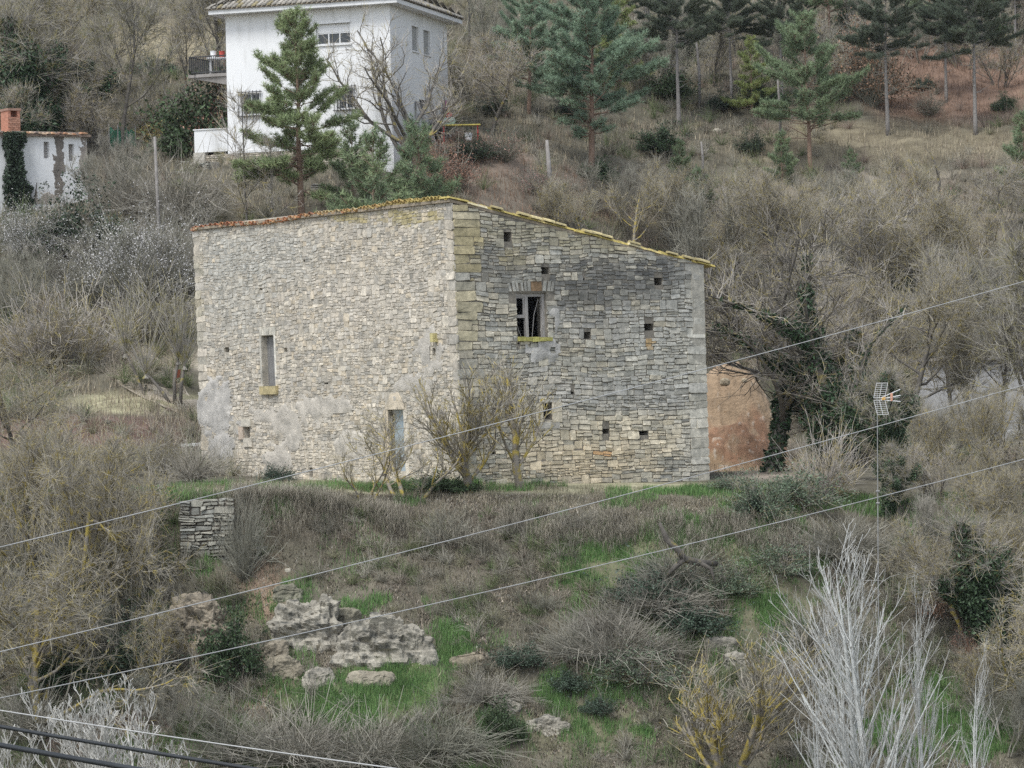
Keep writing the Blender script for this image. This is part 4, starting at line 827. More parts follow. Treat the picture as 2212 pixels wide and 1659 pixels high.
# green netting on stakes
m = MB(); a, b = hit(236, 322), hit(293, 318); zt = P(262, 274, (a.y + b.y) / 2).z; nn = 14; V = []
zb_ = min(a.z, b.z)
for k in range(nn + 1):
    q = a.lerp(b, k / nn); o = .12 * math.sin(k * 2.1)
    for j in range(5): V.append((q.x + .05 * math.sin(k + j), q.y + o * (1 - j / 6), q.z - .1 + (zt - q.z) * j / 4 * (1 + .12 * math.sin(k * 1.7))))
kk = (np.arange(nn)[:, None] * 5 + np.arange(4)[None]).ravel(); NF = thing('net_fence', a.lerp(b, .5), 'torn green netting fence between bushes left of the white house', 'fence')
m.add(V, np.stack([kk, kk + 1, kk + 6, kk + 5], 1), (.05, .22, .13)); obj('netting', m, M['plastic'], NF)
for k in range(4): q = a.lerp(b, k / 3); m = MB(); tube1(m, [q, Vector((q.x, q.y - .06, zt + .1))], .03, 5); obj('stake', m, M['wood'], NF)
# clutter against the side wall of the white house
bv = 0
for k, (u, hgt_, ln, w) in enumerate(((1.5, 2.3, .5, .16), (1.95, 1.7, .6, .2), (2.35, 1.4, .5, .14), (3.3, 2.1, .35, .3), (3.75, 1.5, .5, .16), (4.3, 1.9, .4, .22), (5.0, 2.4, .3, .12), (5.4, 1.2, .6, .2), (5.9, 1.0, .5, .2))):
    m = MB(); g0 = gz1(*FB.p(u, 0, .9)[:2]) - zw; hexa(m, [FB.p(*v) for v in ((u, g0, .9), (u + w, g0, .9), (u + w, g0, .96), (u, g0, .96), (u + ln * .2, g0 + hgt_, .05), (u + ln * .2 + w, g0 + hgt_, .05), (u + ln * .2 + w, g0 + hgt_, .11), (u + ln * .2, g0 + hgt_, .11))])
    tag(obj('board', m, M['wood']), ('tallest grey board leaning on the left of the white side wall', 'grey board leaning second from the left on the white side wall', 'short narrow board third along the white side wall', 'wide grey board in the middle of the leaning boards', 'board right of the widest leaning board', 'broad board just past the middle of the leaning row', 'tall thin board near the right end of the side wall', 'short board low near the right end of the leaning row', 'last short board at the right end of the leaning row')[k], 'board', 'boards leaning on the white house')
q = Vector(FB.p(4.6, 0, 1.8)); q.z = gz1(q.x, q.y); t = thing('table', q, 'old yellow topped table with red legs outside the white house', 'table')
m = MB(); box(m, q.x - .9, q.x + .9, q.y - .35, q.y + .35, q.z + .72, q.z + .77, (.55, .46, .12)); obj('table_top', m, M['plastic'], t)
for x in (-.8, .74):
    for y in (-.3, .26): m = MB(); box(m, q.x + x, q.x + x + .06, q.y + y, q.y + y + .06, q.z, q.z + .72, (.45, .05, .05)); obj('leg', m, M['plastic'], t)
pot('bucket', (q.x + .35, q.y - .6, q.z), .17, .34, (.75, .75, .75), 'white bucket on the ground under the red legged table', 'bucket')
rock('sack', 968, 262, 15, 12, 'pale green sack behind the red legged table', 71, 'sack', Y=q.y + .35, mt='plastic', tint=(.30, .40, .36), rough=.2)
rock('sack', 944, 264, 9, 9, 'dark green sack left of the pale green one', 72, 'sack', Y=q.y + .4, mt='plastic', tint=(.06, .11, .10), rough=.2)
m = MB(); q = Vector(FB.p(6.6, 1.9, .5)); box(m, q.x - .12, q.x + .12, q.y, q.y + .04, q.z - .3, q.z + .45, (.33, .12, .22)); box(m, q.x + .02, q.x + .3, q.y - .02, q.y + .02, q.z - .45, q.z - .1, (.55, .06, .06)); tube1(m, [q + Vector((.1, 0, -.4)), Vector((q.x + .1, q.y, gz1(q.x, q.y)))], .025, 6, (.3, .25, .2)); tag(obj('sign_board', m, M['plastic']), 'faded red and purple panel on a stick by the house corner', 'panel')
# ------------------------------------------------------------------ trees: branch growth
def rvec(r, d, ang):
    d = d.normalized(); o = d.orthogonal().normalized(); o.rotate(Matrix.Rotation(r.uniform(0, 2 * math.pi), 3, d)); return (d * math.cos(ang) + o * math.sin(ang)).normalized()
def grow(seed, P_):
    r = random.Random(seed); lv = P_['lv']; out = [[] for _ in lv]
    def path(p, d, L, r0, r1, k):
        q = lv[k]; n = q['n']; pts = [p]; ds = []
        for i in range(n):
            d = (d + Vector((r.gauss(0, 1), r.gauss(0, 1), r.gauss(0, 1))) * q['wig'] + Vector((0, 0, q['up']))).normalized(); ds.append(d); p = p + d * (L / n); pts.append(p)
        rad = [r0 + (r1 - r0) * (i / n) for i in range(n + 1)]; out[k].append((pts, rad)); return pts, rad, ds
    todo = []
    for s in range(P_.get('stems', 1)):
        a = r.uniform(0, 6.28); tl = P_.get('lean', .05) * r.uniform(.5, 1.4)
        b = Vector((math.cos(a), math.sin(a), 0)) * P_.get('base', 0) * r.random(); rr = P_['r'] * r.uniform(.7, 1.1) if s else P_['r']
        todo.append((b - Vector((0, 0, .35)), Vector((math.cos(a) * tl, math.sin(a) * tl, 1)), P_['h'] * lv[0]['len'] * (r.uniform(.75, 1) if s else 1), rr, 0))
    while todo:
        p, d, L, rad0, k = todo.pop(); q = lv[k]
        pts, rad, ds = path(p, d, L, rad0, max(rad0 * q.get('tap', .45), P_.get('rmin', .004)), k)
        if k + 1 < len(lv):
            c = lv[k + 1]; n = c['num'] if k == 0 else max(1, int(round(c['num'] * r.uniform(.7, 1.3))))
            for i in range(n):
                t = c['st'] + (1 - c['st']) * ((i + r.random()) / n); x = t * q['n']; j = min(int(x), q['n'] - 1); f = x - j
                pp = pts[j].lerp(pts[j + 1], f); dd = rvec(r, ds[j], R(r.uniform(*c['ang'])))
                ll = L * c['len'] * (1 - c.get('fall', .5) * (t - c['st']) / (1 - c['st'] + 1e-6)) * r.uniform(.7, 1.2)
                todo.append((pp, dd, ll, max((rad[j] + (rad[j + 1] - rad[j]) * f) * c.get('rr', .6), P_.get('rmin', .004)), k + 1))
    return out
def emit(mb, paths, S_, c=(1, 1, 1)):
    by = {}
    for p, rd in paths: by.setdefault(len(p), []).append((p, rd))
    for K, l in by.items():
        tubes(mb, np.array([[tuple(v) for v in p] for p, _ in l]), np.array([rd for _, rd in l]), S_, c)
def leaves(mb, pos, size, rs_, col, spread=.25, flat=0.0, asp=.55):
    n = len(pos); a = rs_.normal(0, 1, (n, 3)); a[:, 2] *= (1 - flat); a /= np.linalg.norm(a, axis=1, keepdims=True); b = np.cross(a, rs_.normal(0, 1, (n, 3))); b /= np.linalg.norm(b, axis=1, keepdims=True)
    s = size * rs_.uniform(.6, 1.4, (n, 1)); V = np.stack([pos - a * s * .6, pos + b * s * asp * .5, pos + a * s * .6, pos - b * s * asp * .5], 1)
    c = np.array(col)[None] * (1 + rs_.normal(0, spread, (n, 1))).clip(.35, 1.8)
    mb.add(V.reshape(-1, 3), np.arange(n * 4).reshape(-1, 4), np.repeat(c, 4, 0))
PROTO = {}
def proto(key, h, parts):      # parts: list of (name, MB, material)
    PROTO[key] = dict(h=h, parts=parts, done=None)
def place(key, name, loc, height, label, cat, group=None, rot=None, wide=1.0):
    p = PROTO[key]; s = height / p['h']; r = thing(name, loc, label, cat, group); r.rotation_euler = (0, 0, rnd.uniform(0, 6.28) if rot is None else rot); r.scale = (s * wide, s * wide, s)
    if p['done'] is None:
        ORG[r.name] = (0, 0, 0); p['done'] = [obj(n, m, M[mt], r, smooth=(n == 'trunk')) for n, m, mt in p['parts']]
    else:
        for o in p['done']:
            c = o.copy(); COL.objects.link(c); c.parent = r
    return r
def bare(key, seed, P_, tm, cm, split=2, extra=None):
    o = grow(seed, P_); t = MB(); c = MB()
    for k, l in enumerate(o):
        if l: emit(t if k < split else c, l, 7 if k == 0 else 5 if k < split else 4 if k < split + 1 else 3)
    if P_.get('fuzz'):
        nf, fl_ = P_['fuzz']; q = np.random.default_rng(seed); A_, B_ = [], []
        for l in o[-2:]:
            for p, _ in l:
                for a, b in zip(p[:-1], p[1:]): A_.append(tuple(a)); B_.append(tuple(b))
        A_, B_ = np.array(A_), np.array(B_); i = q.integers(0, len(A_), nf); f = q.random((nf, 1)); b0 = A_[i] * (1 - f) + B_[i] * f; d = B_[i] - A_[i]; d /= np.linalg.norm(d, axis=1, keepdims=True) + 1e-6
        d = d + q.normal(0, .55, (nf, 3)) + np.array([0, 0, P_['lv'][-1]['up'] * 2.5]); L_ = fl_ * q.uniform(.3, 1.2, (nf, 1)); e1 = b0 + d * L_ * .5; e2 = e1 + (d + q.normal(0, .35, (nf, 3))) * L_ * .5
        rm = P_['rmin'] * .8; tubes(c, np.stack([b0, e1, e2], 1), np.broadcast_to(np.array([[rm, rm * .8, rm * .5]]), (nf, 3)), 3)
    H = np.quantile([p[-1].z for l in o for p, _ in l], .995); parts = [('trunk', t, tm), ('crown', c, cm)]
    if extra: parts += extra(o)
    proto(key, H, parts); return o
oak = dict(h=9, r=.15, lean=.12, rmin=.010, fuzz=(2800, .6), lv=[dict(len=.6, n=8, wig=.09, up=.08), dict(num=10, st=.3, ang=(35, 70), len=.75, fall=.4, n=7, wig=.17, up=.06, rr=.5, tap=.35), dict(num=9, st=.2, ang=(30, 65), len=.55, n=5, wig=.2, up=.05, rr=.5), dict(num=8, st=.15, ang=(25, 60), len=.5, n=4, wig=.2, up=.05, rr=.55, fall=.3)])
ash = dict(h=10, r=.13, lean=.08, rmin=.010, fuzz=(2800, .6), lv=[dict(len=.8, n=9, wig=.06, up=.1, tap=.25), dict(num=14, st=.3, ang=(25, 55), len=.45, fall=.5, n=6, wig=.12, up=.12, rr=.45, tap=.35), dict(num=8, st=.2, ang=(25, 55), len=.5, n=5, wig=.15, up=.1, rr=.5), dict(num=7, st=.15, ang=(25, 60), len=.5, n=4, wig=.18, up=.08, rr=.55, fall=.3)])
thicket = dict(h=6, r=.06, stems=7, base=.7, lean=.4, rmin=.008, fuzz=(2600, .5), lv=[dict(len=.7, n=7, wig=.12, up=.1), dict(num=9, st=.2, ang=(20, 55), len=.5, n=5, wig=.15, up=.1, rr=.55), dict(num=8, st=.15, ang=(20, 60), len=.5, n=4, wig=.18, up=.08, rr=.55)])
vase = dict(h=4.2, r=.085, stems=2, base=.15, lean=.22, rmin=.006, fuzz=(500, .26), lv=[dict(len=.45, n=6, wig=.1, up=.08), dict(num=9, st=.35, ang=(18, 48), len=.95, fall=.25, n=7, wig=.13, up=.15, rr=.5, tap=.35), dict(num=9, st=.2, ang=(18, 45), len=.45, n=5, wig=.13, up=.14, rr=.5), dict(num=4, st=.15, ang=(20, 50), len=.5, n=4, wig=.15, up=.12, rr=.55)])
openv = dict(h=4.2, r=.07, stems=3, base=.25, lean=.75, rmin=.006, fuzz=(500, .26), lv=[dict(len=.85, n=8, wig=.13, up=.05, tap=.3), dict(num=9, st=.3, ang=(20, 60), len=.5, fall=.3, n=6, wig=.15, up=.12, rr=.5), dict(num=7, st=.2, ang=(20, 50), len=.5, n=5, wig=.15, up=.12, rr=.55), dict(num=4, st=.15, ang=(20, 50), len=.5, n=3, wig=.15, up=.1, rr=.55)])
slim = dict(h=5, r=.045, lean=.05, rmin=.006, fuzz=(700, .3), lv=[dict(len=.95, n=8, wig=.05, up=.06, tap=.2), dict(num=14, st=.3, ang=(30, 60), len=.3, n=5, wig=.12, up=.1, rr=.5), dict(num=6, st=.2, ang=(25, 55), len=.5, n=4, wig=.15, up=.1, rr=.6)])
crown = dict(h=8, r=.19, lean=.05, rmin=.008, fuzz=(1200, .4), lv=[dict(len=.30, n=5, wig=.05, up=.05, tap=.75), dict(num=8, st=.55, ang=(22, 62), len=2.0, fall=.2, n=9, wig=.15, up=.10, rr=.5, tap=.3), dict(num=9, st=.25, ang=(25, 60), len=.38, n=6, wig=.2, up=.1, rr=.5), dict(num=5, st=.2, ang=(25, 60), len=.5, n=4, wig=.2, up=.08, rr=.55)])
big = dict(h=8, r=.14, lean=.3, rmin=.009, fuzz=(3800, .45), lv=[dict(len=.5, n=6, wig=.1, up=.05), dict(num=12, st=.15, ang=(35, 80), len=1.0, fall=.35, n=9, wig=.2, up=.04, rr=.5, tap=.3), dict(num=9, st=.2, ang=(25, 65), len=.45, n=6, wig=.24, up=.03, rr=.5), dict(num=8, st=.15, ang=(25, 65), len=.5, n=4, wig=.25, up=.03, rr=.55)])
pop = dict(h=11, r=.15, stems=3, base=.5, lean=.08, rmin=.008, fuzz=(500, .4), lv=[dict(len=1.0, n=14, wig=.012, up=.04, tap=.06), dict(num=24, st=.10, ang=(22, 36), len=.52, fall=.7, n=9, wig=.035, up=.055, rr=.42, tap=.15), dict(num=6, st=.15, ang=(16, 32), len=.42, n=6, wig=.05, up=.08, rr=.5)])
fig = dict(h=4.5, r=.036, stems=9, base=.9, lean=.8, rmin=.007, lv=[dict(len=.75, n=9, wig=.09, up=.05), dict(num=8, st=.25, ang=(30, 65), len=.5, fall=.4, n=8, wig=.1, up=.22, rr=.55, tap=.4), dict(num=7, st=.2, ang=(30, 65), len=.5, n=6, wig=.12, up=.25, rr=.6, tap=.5), dict(num=4, st=.3, ang=(30, 60), len=.45, n=5, wig=.12, up=.25, rr=.6, tap=.45)])
bare('oak1', 1, oak, 'bark', 'twig'); bare('oak2', 2, oak, 'bark', 'twig_lichen'); bare('oak3', 3, dict(oak, lean=.2), 'lichen', 'twig_lichen')
bare('ash1', 4, ash, 'bark', 'twig'); bare('ash2', 5, ash, 'bark', 'twig'); bare('thick1', 6, thicket, 'bark', 'twig'); bare('thick2', 7, thicket, 'lichen', 'twig_lichen'); bare('thick3', 17, thicket, 'bramble', 'bramble')
bare('vase1', 8, vase, 'lichen', 'twig_lichen', 3); bare('vase2', 9, dict(vase, stems=1), 'lichen', 'twig_lichen', 3); bare('open1', 10, openv, 'lichen', 'twig_lichen', 2)
bare('slim1', 11, slim, 'bark', 'twig'); bare('crown1', 12, crown, 'bark', 'twig', 3); bare('big1', 13, big, 'lichen', 'twig_lichen'); bare('big2', 14, big, 'lichen', 'twig_lichen')
bare('pop1', 15, pop, 'poplar', 'poplar_twig', 2); bare('fig1', 16, fig, 'palebark', 'palebark', 1); bare('pop2', 18, dict(pop, h=9, r=.11, stems=2, base=.4, lean=.14, fuzz=(250, .4), lv=[pop['lv'][0], dict(pop['lv'][1], num=16, len=.42)] + pop['lv'][2:]), 'poplar', 'poplar_twig', 2)
snag = dict(h=4, r=.11, lean=.12, rmin=.015, lv=[dict(len=1, n=8, wig=.1, up=.03, tap=.4), dict(num=6, st=.4, ang=(35, 60), len=.22, n=4, wig=.15, up=.1, rr=.5)])
bare('snag1', 19, snag, 'bark', 'bark', 1)
# ivy: leaves gathered round stems
def ivy_extra(amount, rad, zmax, col=(.04, .072, .034), seed=1, lim=.0):
    def f(o):
        r_ = np.random.default_rng(seed); m = MB(); pts = []
        for k in (0, 1):
            for p, rd in o[k]:
                P0 = np.array([tuple(v) for v in p]); 
                for a, b in zip(P0[:-1], P0[1:]):
                    if (a[2] + b[2]) / 2 < zmax and (k == 0 or r_.random() < lim):
                        n = int(amount * np.linalg.norm(b - a) * (1 if k == 0 else .6)); t = r_.random((n, 1)); q = a + (b - a) * t
                        rr = rad * (.35 + .65 * fbm(q * 1.3 + seed, 3, seed)[:, None] * 1.5) * (1 if k == 0 else .6)
                        dv = r_.normal(0, 1, (n, 3)); dv /= np.linalg.norm(dv, axis=1, keepdims=True); pts.append(q + dv * rr * r_.random((n, 1)) ** .5)
        leaves(m, np.concatenate(pts), .13, r_, col, .35); return [('ivy', m, 'leaf')]
    return f
bare('ivyoak', 21, dict(oak, lean=.1), 'bark', 'twig', 2, ivy_extra(1300, .95, 5.6, seed=3, lim=.6))
bare('ivyfull', 22, dict(oak, h=7, lean=.1), 'bark', 'twig', 2, ivy_extra(1500, .95, 5.5, seed=4, lim=.75))
bare('ivylow', 23, dict(oak, r=.2, lean=.03, fuzz=(1500, .5)), 'bark', 'bark', 2, ivy_extra(700, .32, 2.6, seed=5))
# ------------------------------------------------------------------ pines
def pine(key, seed, h, rad, c0, prof, wh, nb, elev, cols, tm, dens=1.0, dead=0, tl=.23, trunk_up=1.0):
    r = random.Random(seed); q = np.random.default_rng(seed); T = MB(); Cn = MB()
    K = 14; tp = [Vector((0, 0, -.4))]; dx = Vector((r.gauss(0, .012), r.gauss(0, .012), 0))
    for i in range(1, K): tp.append(Vector((tp[-1].x + dx.x * h / K * 2 + r.gauss(0, .012 * h / 8), tp[-1].y + r.gauss(0, .012 * h / 8), h * i / (K - 1))))
    tr = [rad * (1 - .93 * (i / (K - 1)) ** .9) for i in range(K)]; tube1(T, tp, tr, 9)
    def tz(z):
        x = max(0, min(z / h, .999)) * (K - 1); j = int(x); return tp[j].lerp(tp[j + 1], x - j), tr[j] + (tr[j + 1] - tr[j]) * (x - j)
    br = {}; TP = []; TD = []
    zs = [c0 * h + (h * .97 - c0 * h) * (i / wh) ** .95 for i in range(wh + 1)]
    for z in zs:
        t = (z / h - c0) / (1 - c0); n = max(2, int(round(nb * r.uniform(.75, 1.2)))); a0 = r.random() * 6.28
        for i in range(n):
            if r.random() < .14: continue
            L = prof(t) * r.uniform(.45, 1.2); a = a0 + i * 6.28 / n + r.gauss(0, .25); e = R(elev[0] + (elev[1] - elev[0]) * t + r.gauss(0, 13))
            p, rr = tz(min(h * .985, max(.2, z + r.gauss(0, .22)))); d = Vector((math.cos(a) * math.cos(e), math.sin(a) * math.cos(e), math.sin(e))); pts = [p]; N = 6
            for k in range(N): d = (d + Vector((r.gauss(0, .07), r.gauss(0, .07), r.gauss(0, .05) + (-.05 if k < 2 else .09)))).normalized(); pts.append(pts[-1] + d * L / N)
            br.setdefault(7, []).append((pts, [max(rr * .32, .012) * (1 - .85 * k / N) for k in range(N + 1)]))
            ns = max(4, int(L * 17 * dens))
            for s in range(ns):
                f = .38 + .62 * (s + r.random()) / ns; x = f * N; j = min(int(x), N - 1); b = pts[j].lerp(pts[j + 1], x - j); dd = (pts[j + 1] - pts[j]).normalized()
                sd = Vector((-dd.y, dd.x, 0)).normalized() * r.choice((-1, 1)); td = (dd * r.uniform(.4, .9) + sd * r.uniform(.3, 1) + Vector((0, 0, r.uniform(.0, .45)))).normalized(); l = (.12 + .30 * L * (1.15 - f)) * r.uniform(.6, 1.1); m_ = max(2, int(l / .07))
                br.setdefault(3, []).append(([b, b + td * l * .5 + Vector((0, 0, .01)), b + td * l + Vector((0, 0, .04))], [.012, .009, .006]))
                for k in range(m_): TP.append(b + td * l * ((k + .8) / m_) + Vector((r.gauss(0, .02), r.gauss(0, .02), r.gauss(0, .07) + .03))); TD.append((td + Vector((0, 0, .5))).normalized())
    for i in range(dead):
        z = h * r.uniform(.25, c0 + .08); p, rr = tz(z); a = r.random() * 6.28; L = r.uniform(.5, 1.8); d = Vector((math.cos(a), math.sin(a), r.uniform(-.1, .4))).normalized(); pts = [p]
        for k in range(4): d = (d + Vector((r.gauss(0, .15), r.gauss(0, .15), r.gauss(0, .1)))).normalized(); pts.append(pts[-1] + d * L / 4)
        br.setdefault(5, []).append((pts, [.03, .025, .02, .014, .007]))
    for k, l in br.items(): emit(T, l, 5 if k > 3 else 3)
    Pn = np.array([tuple(p) for p in TP]); Dn = np.array([tuple(p) for p in TD]); n = len(Pn); nd = 9
    dv = Dn[:, None, :] + q.normal(0, .95, (n, nd, 3)); dv /= np.linalg.norm(dv, axis=2, keepdims=True); ln = tl * q.uniform(.6, 1.15, (n, nd, 1))
    sd = np.cross(dv, q.normal(0, 1, (n, nd, 3))); sd /= np.linalg.norm(sd, axis=2, keepdims=True); w = .0105
    V = np.stack([Pn[:, None] - sd * w, Pn[:, None] + sd * w, Pn[:, None] + dv * ln], 2).reshape(-1, 3)
    mixk = np.clip(fbm(Pn * 1.1, 3, seed)[:, None] * 1.6 - .3 + q.normal(0, .18, (n, 1)), 0, 1); c = np.array(cols[0]) * (1 - mixk) + np.array(cols[1]) * mixk
    Cn.add(V, np.arange(len(V)).reshape(-1, 3), np.repeat(c, nd * 3, 0)); proto(key, h, [('trunk', T, tm), ('crown', Cn, 'needle')])
G1 = ((.17, .225, .11), (.30, .36, .18)); G2 = ((.19, .27, .185), (.31, .40, .27)); G3 = ((.22, .27, .10), (.38, .41, .15)); G4 = ((.085, .11, .08), (.14, .165, .11))
pine('pineA', 1, 8.6, .16, .30, lambda t: 2.5 * (1 - t ** 1.25) ** .9 * min(1, .5 + t * 3) + .25, 16, 7, (-4, 48), G1, 'pinebark', 1.15, 10)
pine('pineB', 2, 9.0, .17, .24, lambda t: 3.3 * (1 - t ** 2.4) * min(1, .5 + t * 2.2) + .35, 14, 6, (12, 46), G2, 'pinebark', 1.0, 8)
pine('pineC', 3, 13, .20, .55, lambda t: 3.5 * (1 - t ** 2) + .3, 14, 7, (5, 40), G4, 'greypine', .8, 26)
pine('pineG', 9, 9.0, .16, .15, lambda t: 2.8 * (1 - t ** 2) * min(1, .5 + t * 2.2) + .35, 13, 6, (10, 46), ((.075, .105, .07), (.125, .155, .10)), 'greypine', .9, 8)
pine('pineD', 4, 6.5, .10, .12, lambda t: 2.0 * (1 - t) ** .7 + .25, 12, 6, (2, 45), G3, 'pinebark', .9, 2)
pine('pineE', 5, 8.0, .14, .32, lambda t: 2.9 * (1 - t ** 1.9) * min(1, .5 + t * 3) + .3, 13, 6, (10, 46), ((.16, .215, .125), (.26, .33, .185)), 'pinebark', .95, 10)
pine('pineF', 6, 4.2, .07, .10, lambda t: 1.5 * (1 - t) ** .6 + .2, 10, 6, (8, 45), ((.15, .21, .125), (.25, .315, .165)), 'pinebark', .9, 1)
# ------------------------------------------------------------------ shrubs
def bush(key, seed, n, Rr, Hh, mtw, leaf=None, arch=.5, fluff=None, sub=5):
    r = np.random.default_rng(seed); m = MB(); K = 6; a = r.uniform(0, 6.28, n); sp = np.sqrt(r.random(n)); L = r.uniform(.6, 1.1, n)
    t = np.linspace(0, 1, K)[None, :]; rad = (Rr * (.15 + .85 * sp))[:, None]; hh = (Hh * L * (1 - .55 * sp ** 2))[:, None]
    x = np.cos(a)[:, None] * rad * t ** 1.1; y = np.sin(a)[:, None] * rad * t ** 1.1; z = hh * (t * (1 + arch) - arch * t ** 2.2 * (.4 + sp[:, None])) - .1
    pts = np.stack([x, y, z], 2) + r.normal(0, .035 * Rr, (n, K, 3)) * t[:, :, None]; tubes(m, pts, np.broadcast_to(.014 * (1.1 - t), (n, K)), 3)
    tips = [pts[:, 3:].reshape(-1, 3)]
    if sub:
        k = n * sub; i = r.integers(0, n, k); j = r.integers(1, K - 1, k); f = r.random((k, 1)); b = pts[i, j] * (1 - f) + pts[i, j + 1] * f; d = pts[i, j + 1] - pts[i, j]; d = d / (np.linalg.norm(d, axis=1, keepdims=True) + 1e-6) + r.normal(0, .6, (k, 3)) + np.array([0, 0, .25])
        l = r.uniform(.12, .42, (k, 1)) * Rr; e = b + d * l * .6; e2 = b + d * l + r.normal(0, .05, (k, 3)); tubes(m, np.stack([b, e, e2], 1), np.broadcast_to(np.array([[.008, .006, .004]]), (k, 3)), 3); tips += [e, e2]
    tips = np.concatenate(tips); parts = [('branches', m, mtw)]
    if leaf:
        cnt, size, col, spr, mt = leaf; lm = MB(); i = r.integers(0, len(tips), cnt); p = tips[i] + r.normal(0, .07 * Rr, (cnt, 3)); ok_ = fbm(p * 2.2 / Rr + seed, 3, seed) > .40; p = p[ok_]; leaves(lm, p, size, r, col, spr); parts.append(('foliage', lm, mt))
    proto(key, Hh, parts)
bush('bramble1', 1, 130, 1.5, 1.2, 'bramble'); bush('bramble2', 2, 110, 1.3, 1.5, 'bramble', arch=.2); bush('twiggy', 3, 150, 1.2, 2.0, 'twig', arch=.1)
bush('olive', 4, 140, 1.3, 1.9, 'twig_lichen', arch=.1)
bush('green1', 5, 80, 1.4, 1.5, 'bark', (9000, .10, (.045, .075, .032), .35, 'leaf')); bush('green2', 6, 70, 1.3, 1.1, 'bark', (8000, .085, (.055, .085, .055), .3, 'leaf'))
bush('dark', 7, 70, 1.3, 1.9, 'bark', (9000, .09, (.034, .055, .03), .35, 'leaf')); bush('rust', 8, 100, 1.2, 1.6, 'bramble', (7500, .06, (.235, .135, .09), .3, 'leaf'))
bush('fluffy', 9, 120, 1.5, 1.6, 'bramble', (17000, .03, (.46, .445, .43), .25, 'leaf')); bush('brush', 10, 170, 1.7, .9, 'bramble', arch=.9, sub=6)
bush('redtwig', 11, 120, 1.2, 1.5, 'bramble', (1500, .07, (.24, .15, .12), .3, 'leaf'), arch=.2)
bush('sage', 12, 90, 1.4, 1.0, 'twig', (7500, .075, (.115, .155, .095), .25, 'leaf'), arch=.7)
bush('yellow', 13, 90, .9, 1.4, 'twig', (2500, .14, (.40, .33, .13), .25, 'leaf'), arch=.1)
# ------------------------------------------------------------------ where each tree stands: (kind, ox, oy of the foot, height in overview px, label[, Y][, wide])
def put(rows, name, cat, group=None):
    for row in rows:
        key, ox, oy, hp, lab = row[:5]; Y = row[5] if len(row) > 5 else None; wd = row[6] if len(row) > 6 else 1.0
        loc = hit(ox, oy) if Y is None else at(ox, Y, oy - hp / 2); ht_ = hp * loc.y / F if Y is None else max(.5, P(ox, oy - hp, Y).z - loc.z)
        place(key, name, loc - Vector((0, 0, .05)), ht_, lab, cat, group, None, wd)
put([('pineA', 648, 458, 428, 'conical layered pine standing in front of the white house', 150.5), ('pineB', 1278, 385, 420, 'broad blue green pine with a reddish trunk in the upper centre', None, 1.0),
 ('pineE', 1752, 385, 345, 'green pine with an ivy wrapped lower trunk on the right hillside'), ('pineD', 1625, 250, 165, 'small yellow green pine left of the right hillside pine', None, 1.1),
 ('pineB', 1140, 330, 350, 'taller pine behind the blue green pine, its top out of the picture', 172), ('pineD', 1330, 300, 330, 'yellow tipped pine rising behind the blue green pine', 180),
 ('pineC', 1467, 278, 345, 'tall grey trunked pine with dark dead side branches right of the blue green pine'), ('pineC', 1918, 290, 335, 'tall straight pale trunked pine in the leaf litter, left of two on the right'), ('pineC', 2108, 290, 350, 'tallest bare trunked pine near the upper right corner'),
 ('pineC', 2045, 222, 260, 'dark trunked pine further back between the two tall pale trunks'), ('pineC', 2195, 130, 230, 'thick dark pine trunk in the very top right corner'), ('pineC', 1690, 230, 270, 'dark crowned pine behind the right hillside pine'),
 ('pineC', 1580, 215, 260, 'dark pine with spreading crown left of the middle of the right hillside top'), ('pineF', 805, 470, 165, 'small pine just behind the roof ridge, in front of the white house pier', 147), ('pineF', 905, 440, 160, 'young feathery pine below the right corner of the white house', 150),
 ('pineF', 760, 350, 75, 'little pine crown at the foot of the white wall beside the conical pine', 154), ('pineF', 2215, 420, 170, 'dark young pine cut by the right edge of the picture'), ('pineF', 1470, 400, 90, 'small blue green seedling pine on the slope right of the blue green pine'), ('pineF', 1510, 480, 110, 'seedling pine among grey thicket above the house gable'),
 ('pineF', 1690, 400, 110, 'young pine half hidden left of the ivy wrapped pine'), ('pineF', 1840, 395, 70, 'low pine sapling right of the ivy wrapped pine'), ('pineE', 2010, 130, 250, 'dark background pine between tall trunks at the top right', 192), ('pineE', 1790, 110, 240, 'dark background pine at the top, left of the rust leaved oak', 194),
 ('pineC', 1400, 150, 230, 'dark background pine at the top edge behind the grey trunked pine', 188), ('pineE', 2120, 120, 260, 'dark background pine behind the tallest bare trunk', 194)], 'pine_tree', 'pine', 'pines on the hillside')
put([('pineG', x, y, h, 'dark pine among many alike in the woodland along the top right', Y) for x, y, h, Y in ((1395, 140, 210, 196), (1520, 130, 200, 199), (1640, 125, 190, 201), (1735, 150, 200, 195), (1850, 120, 180, 203), (1960, 140, 190, 198), (2070, 130, 190, 201), (2170, 150, 200, 197), (1300, 100, 150, 201), (2010, 90, 130, 208), (1580, 90, 130, 208))], 'pine_tree', 'pine', 'dark pines along the top right')
m = MB()
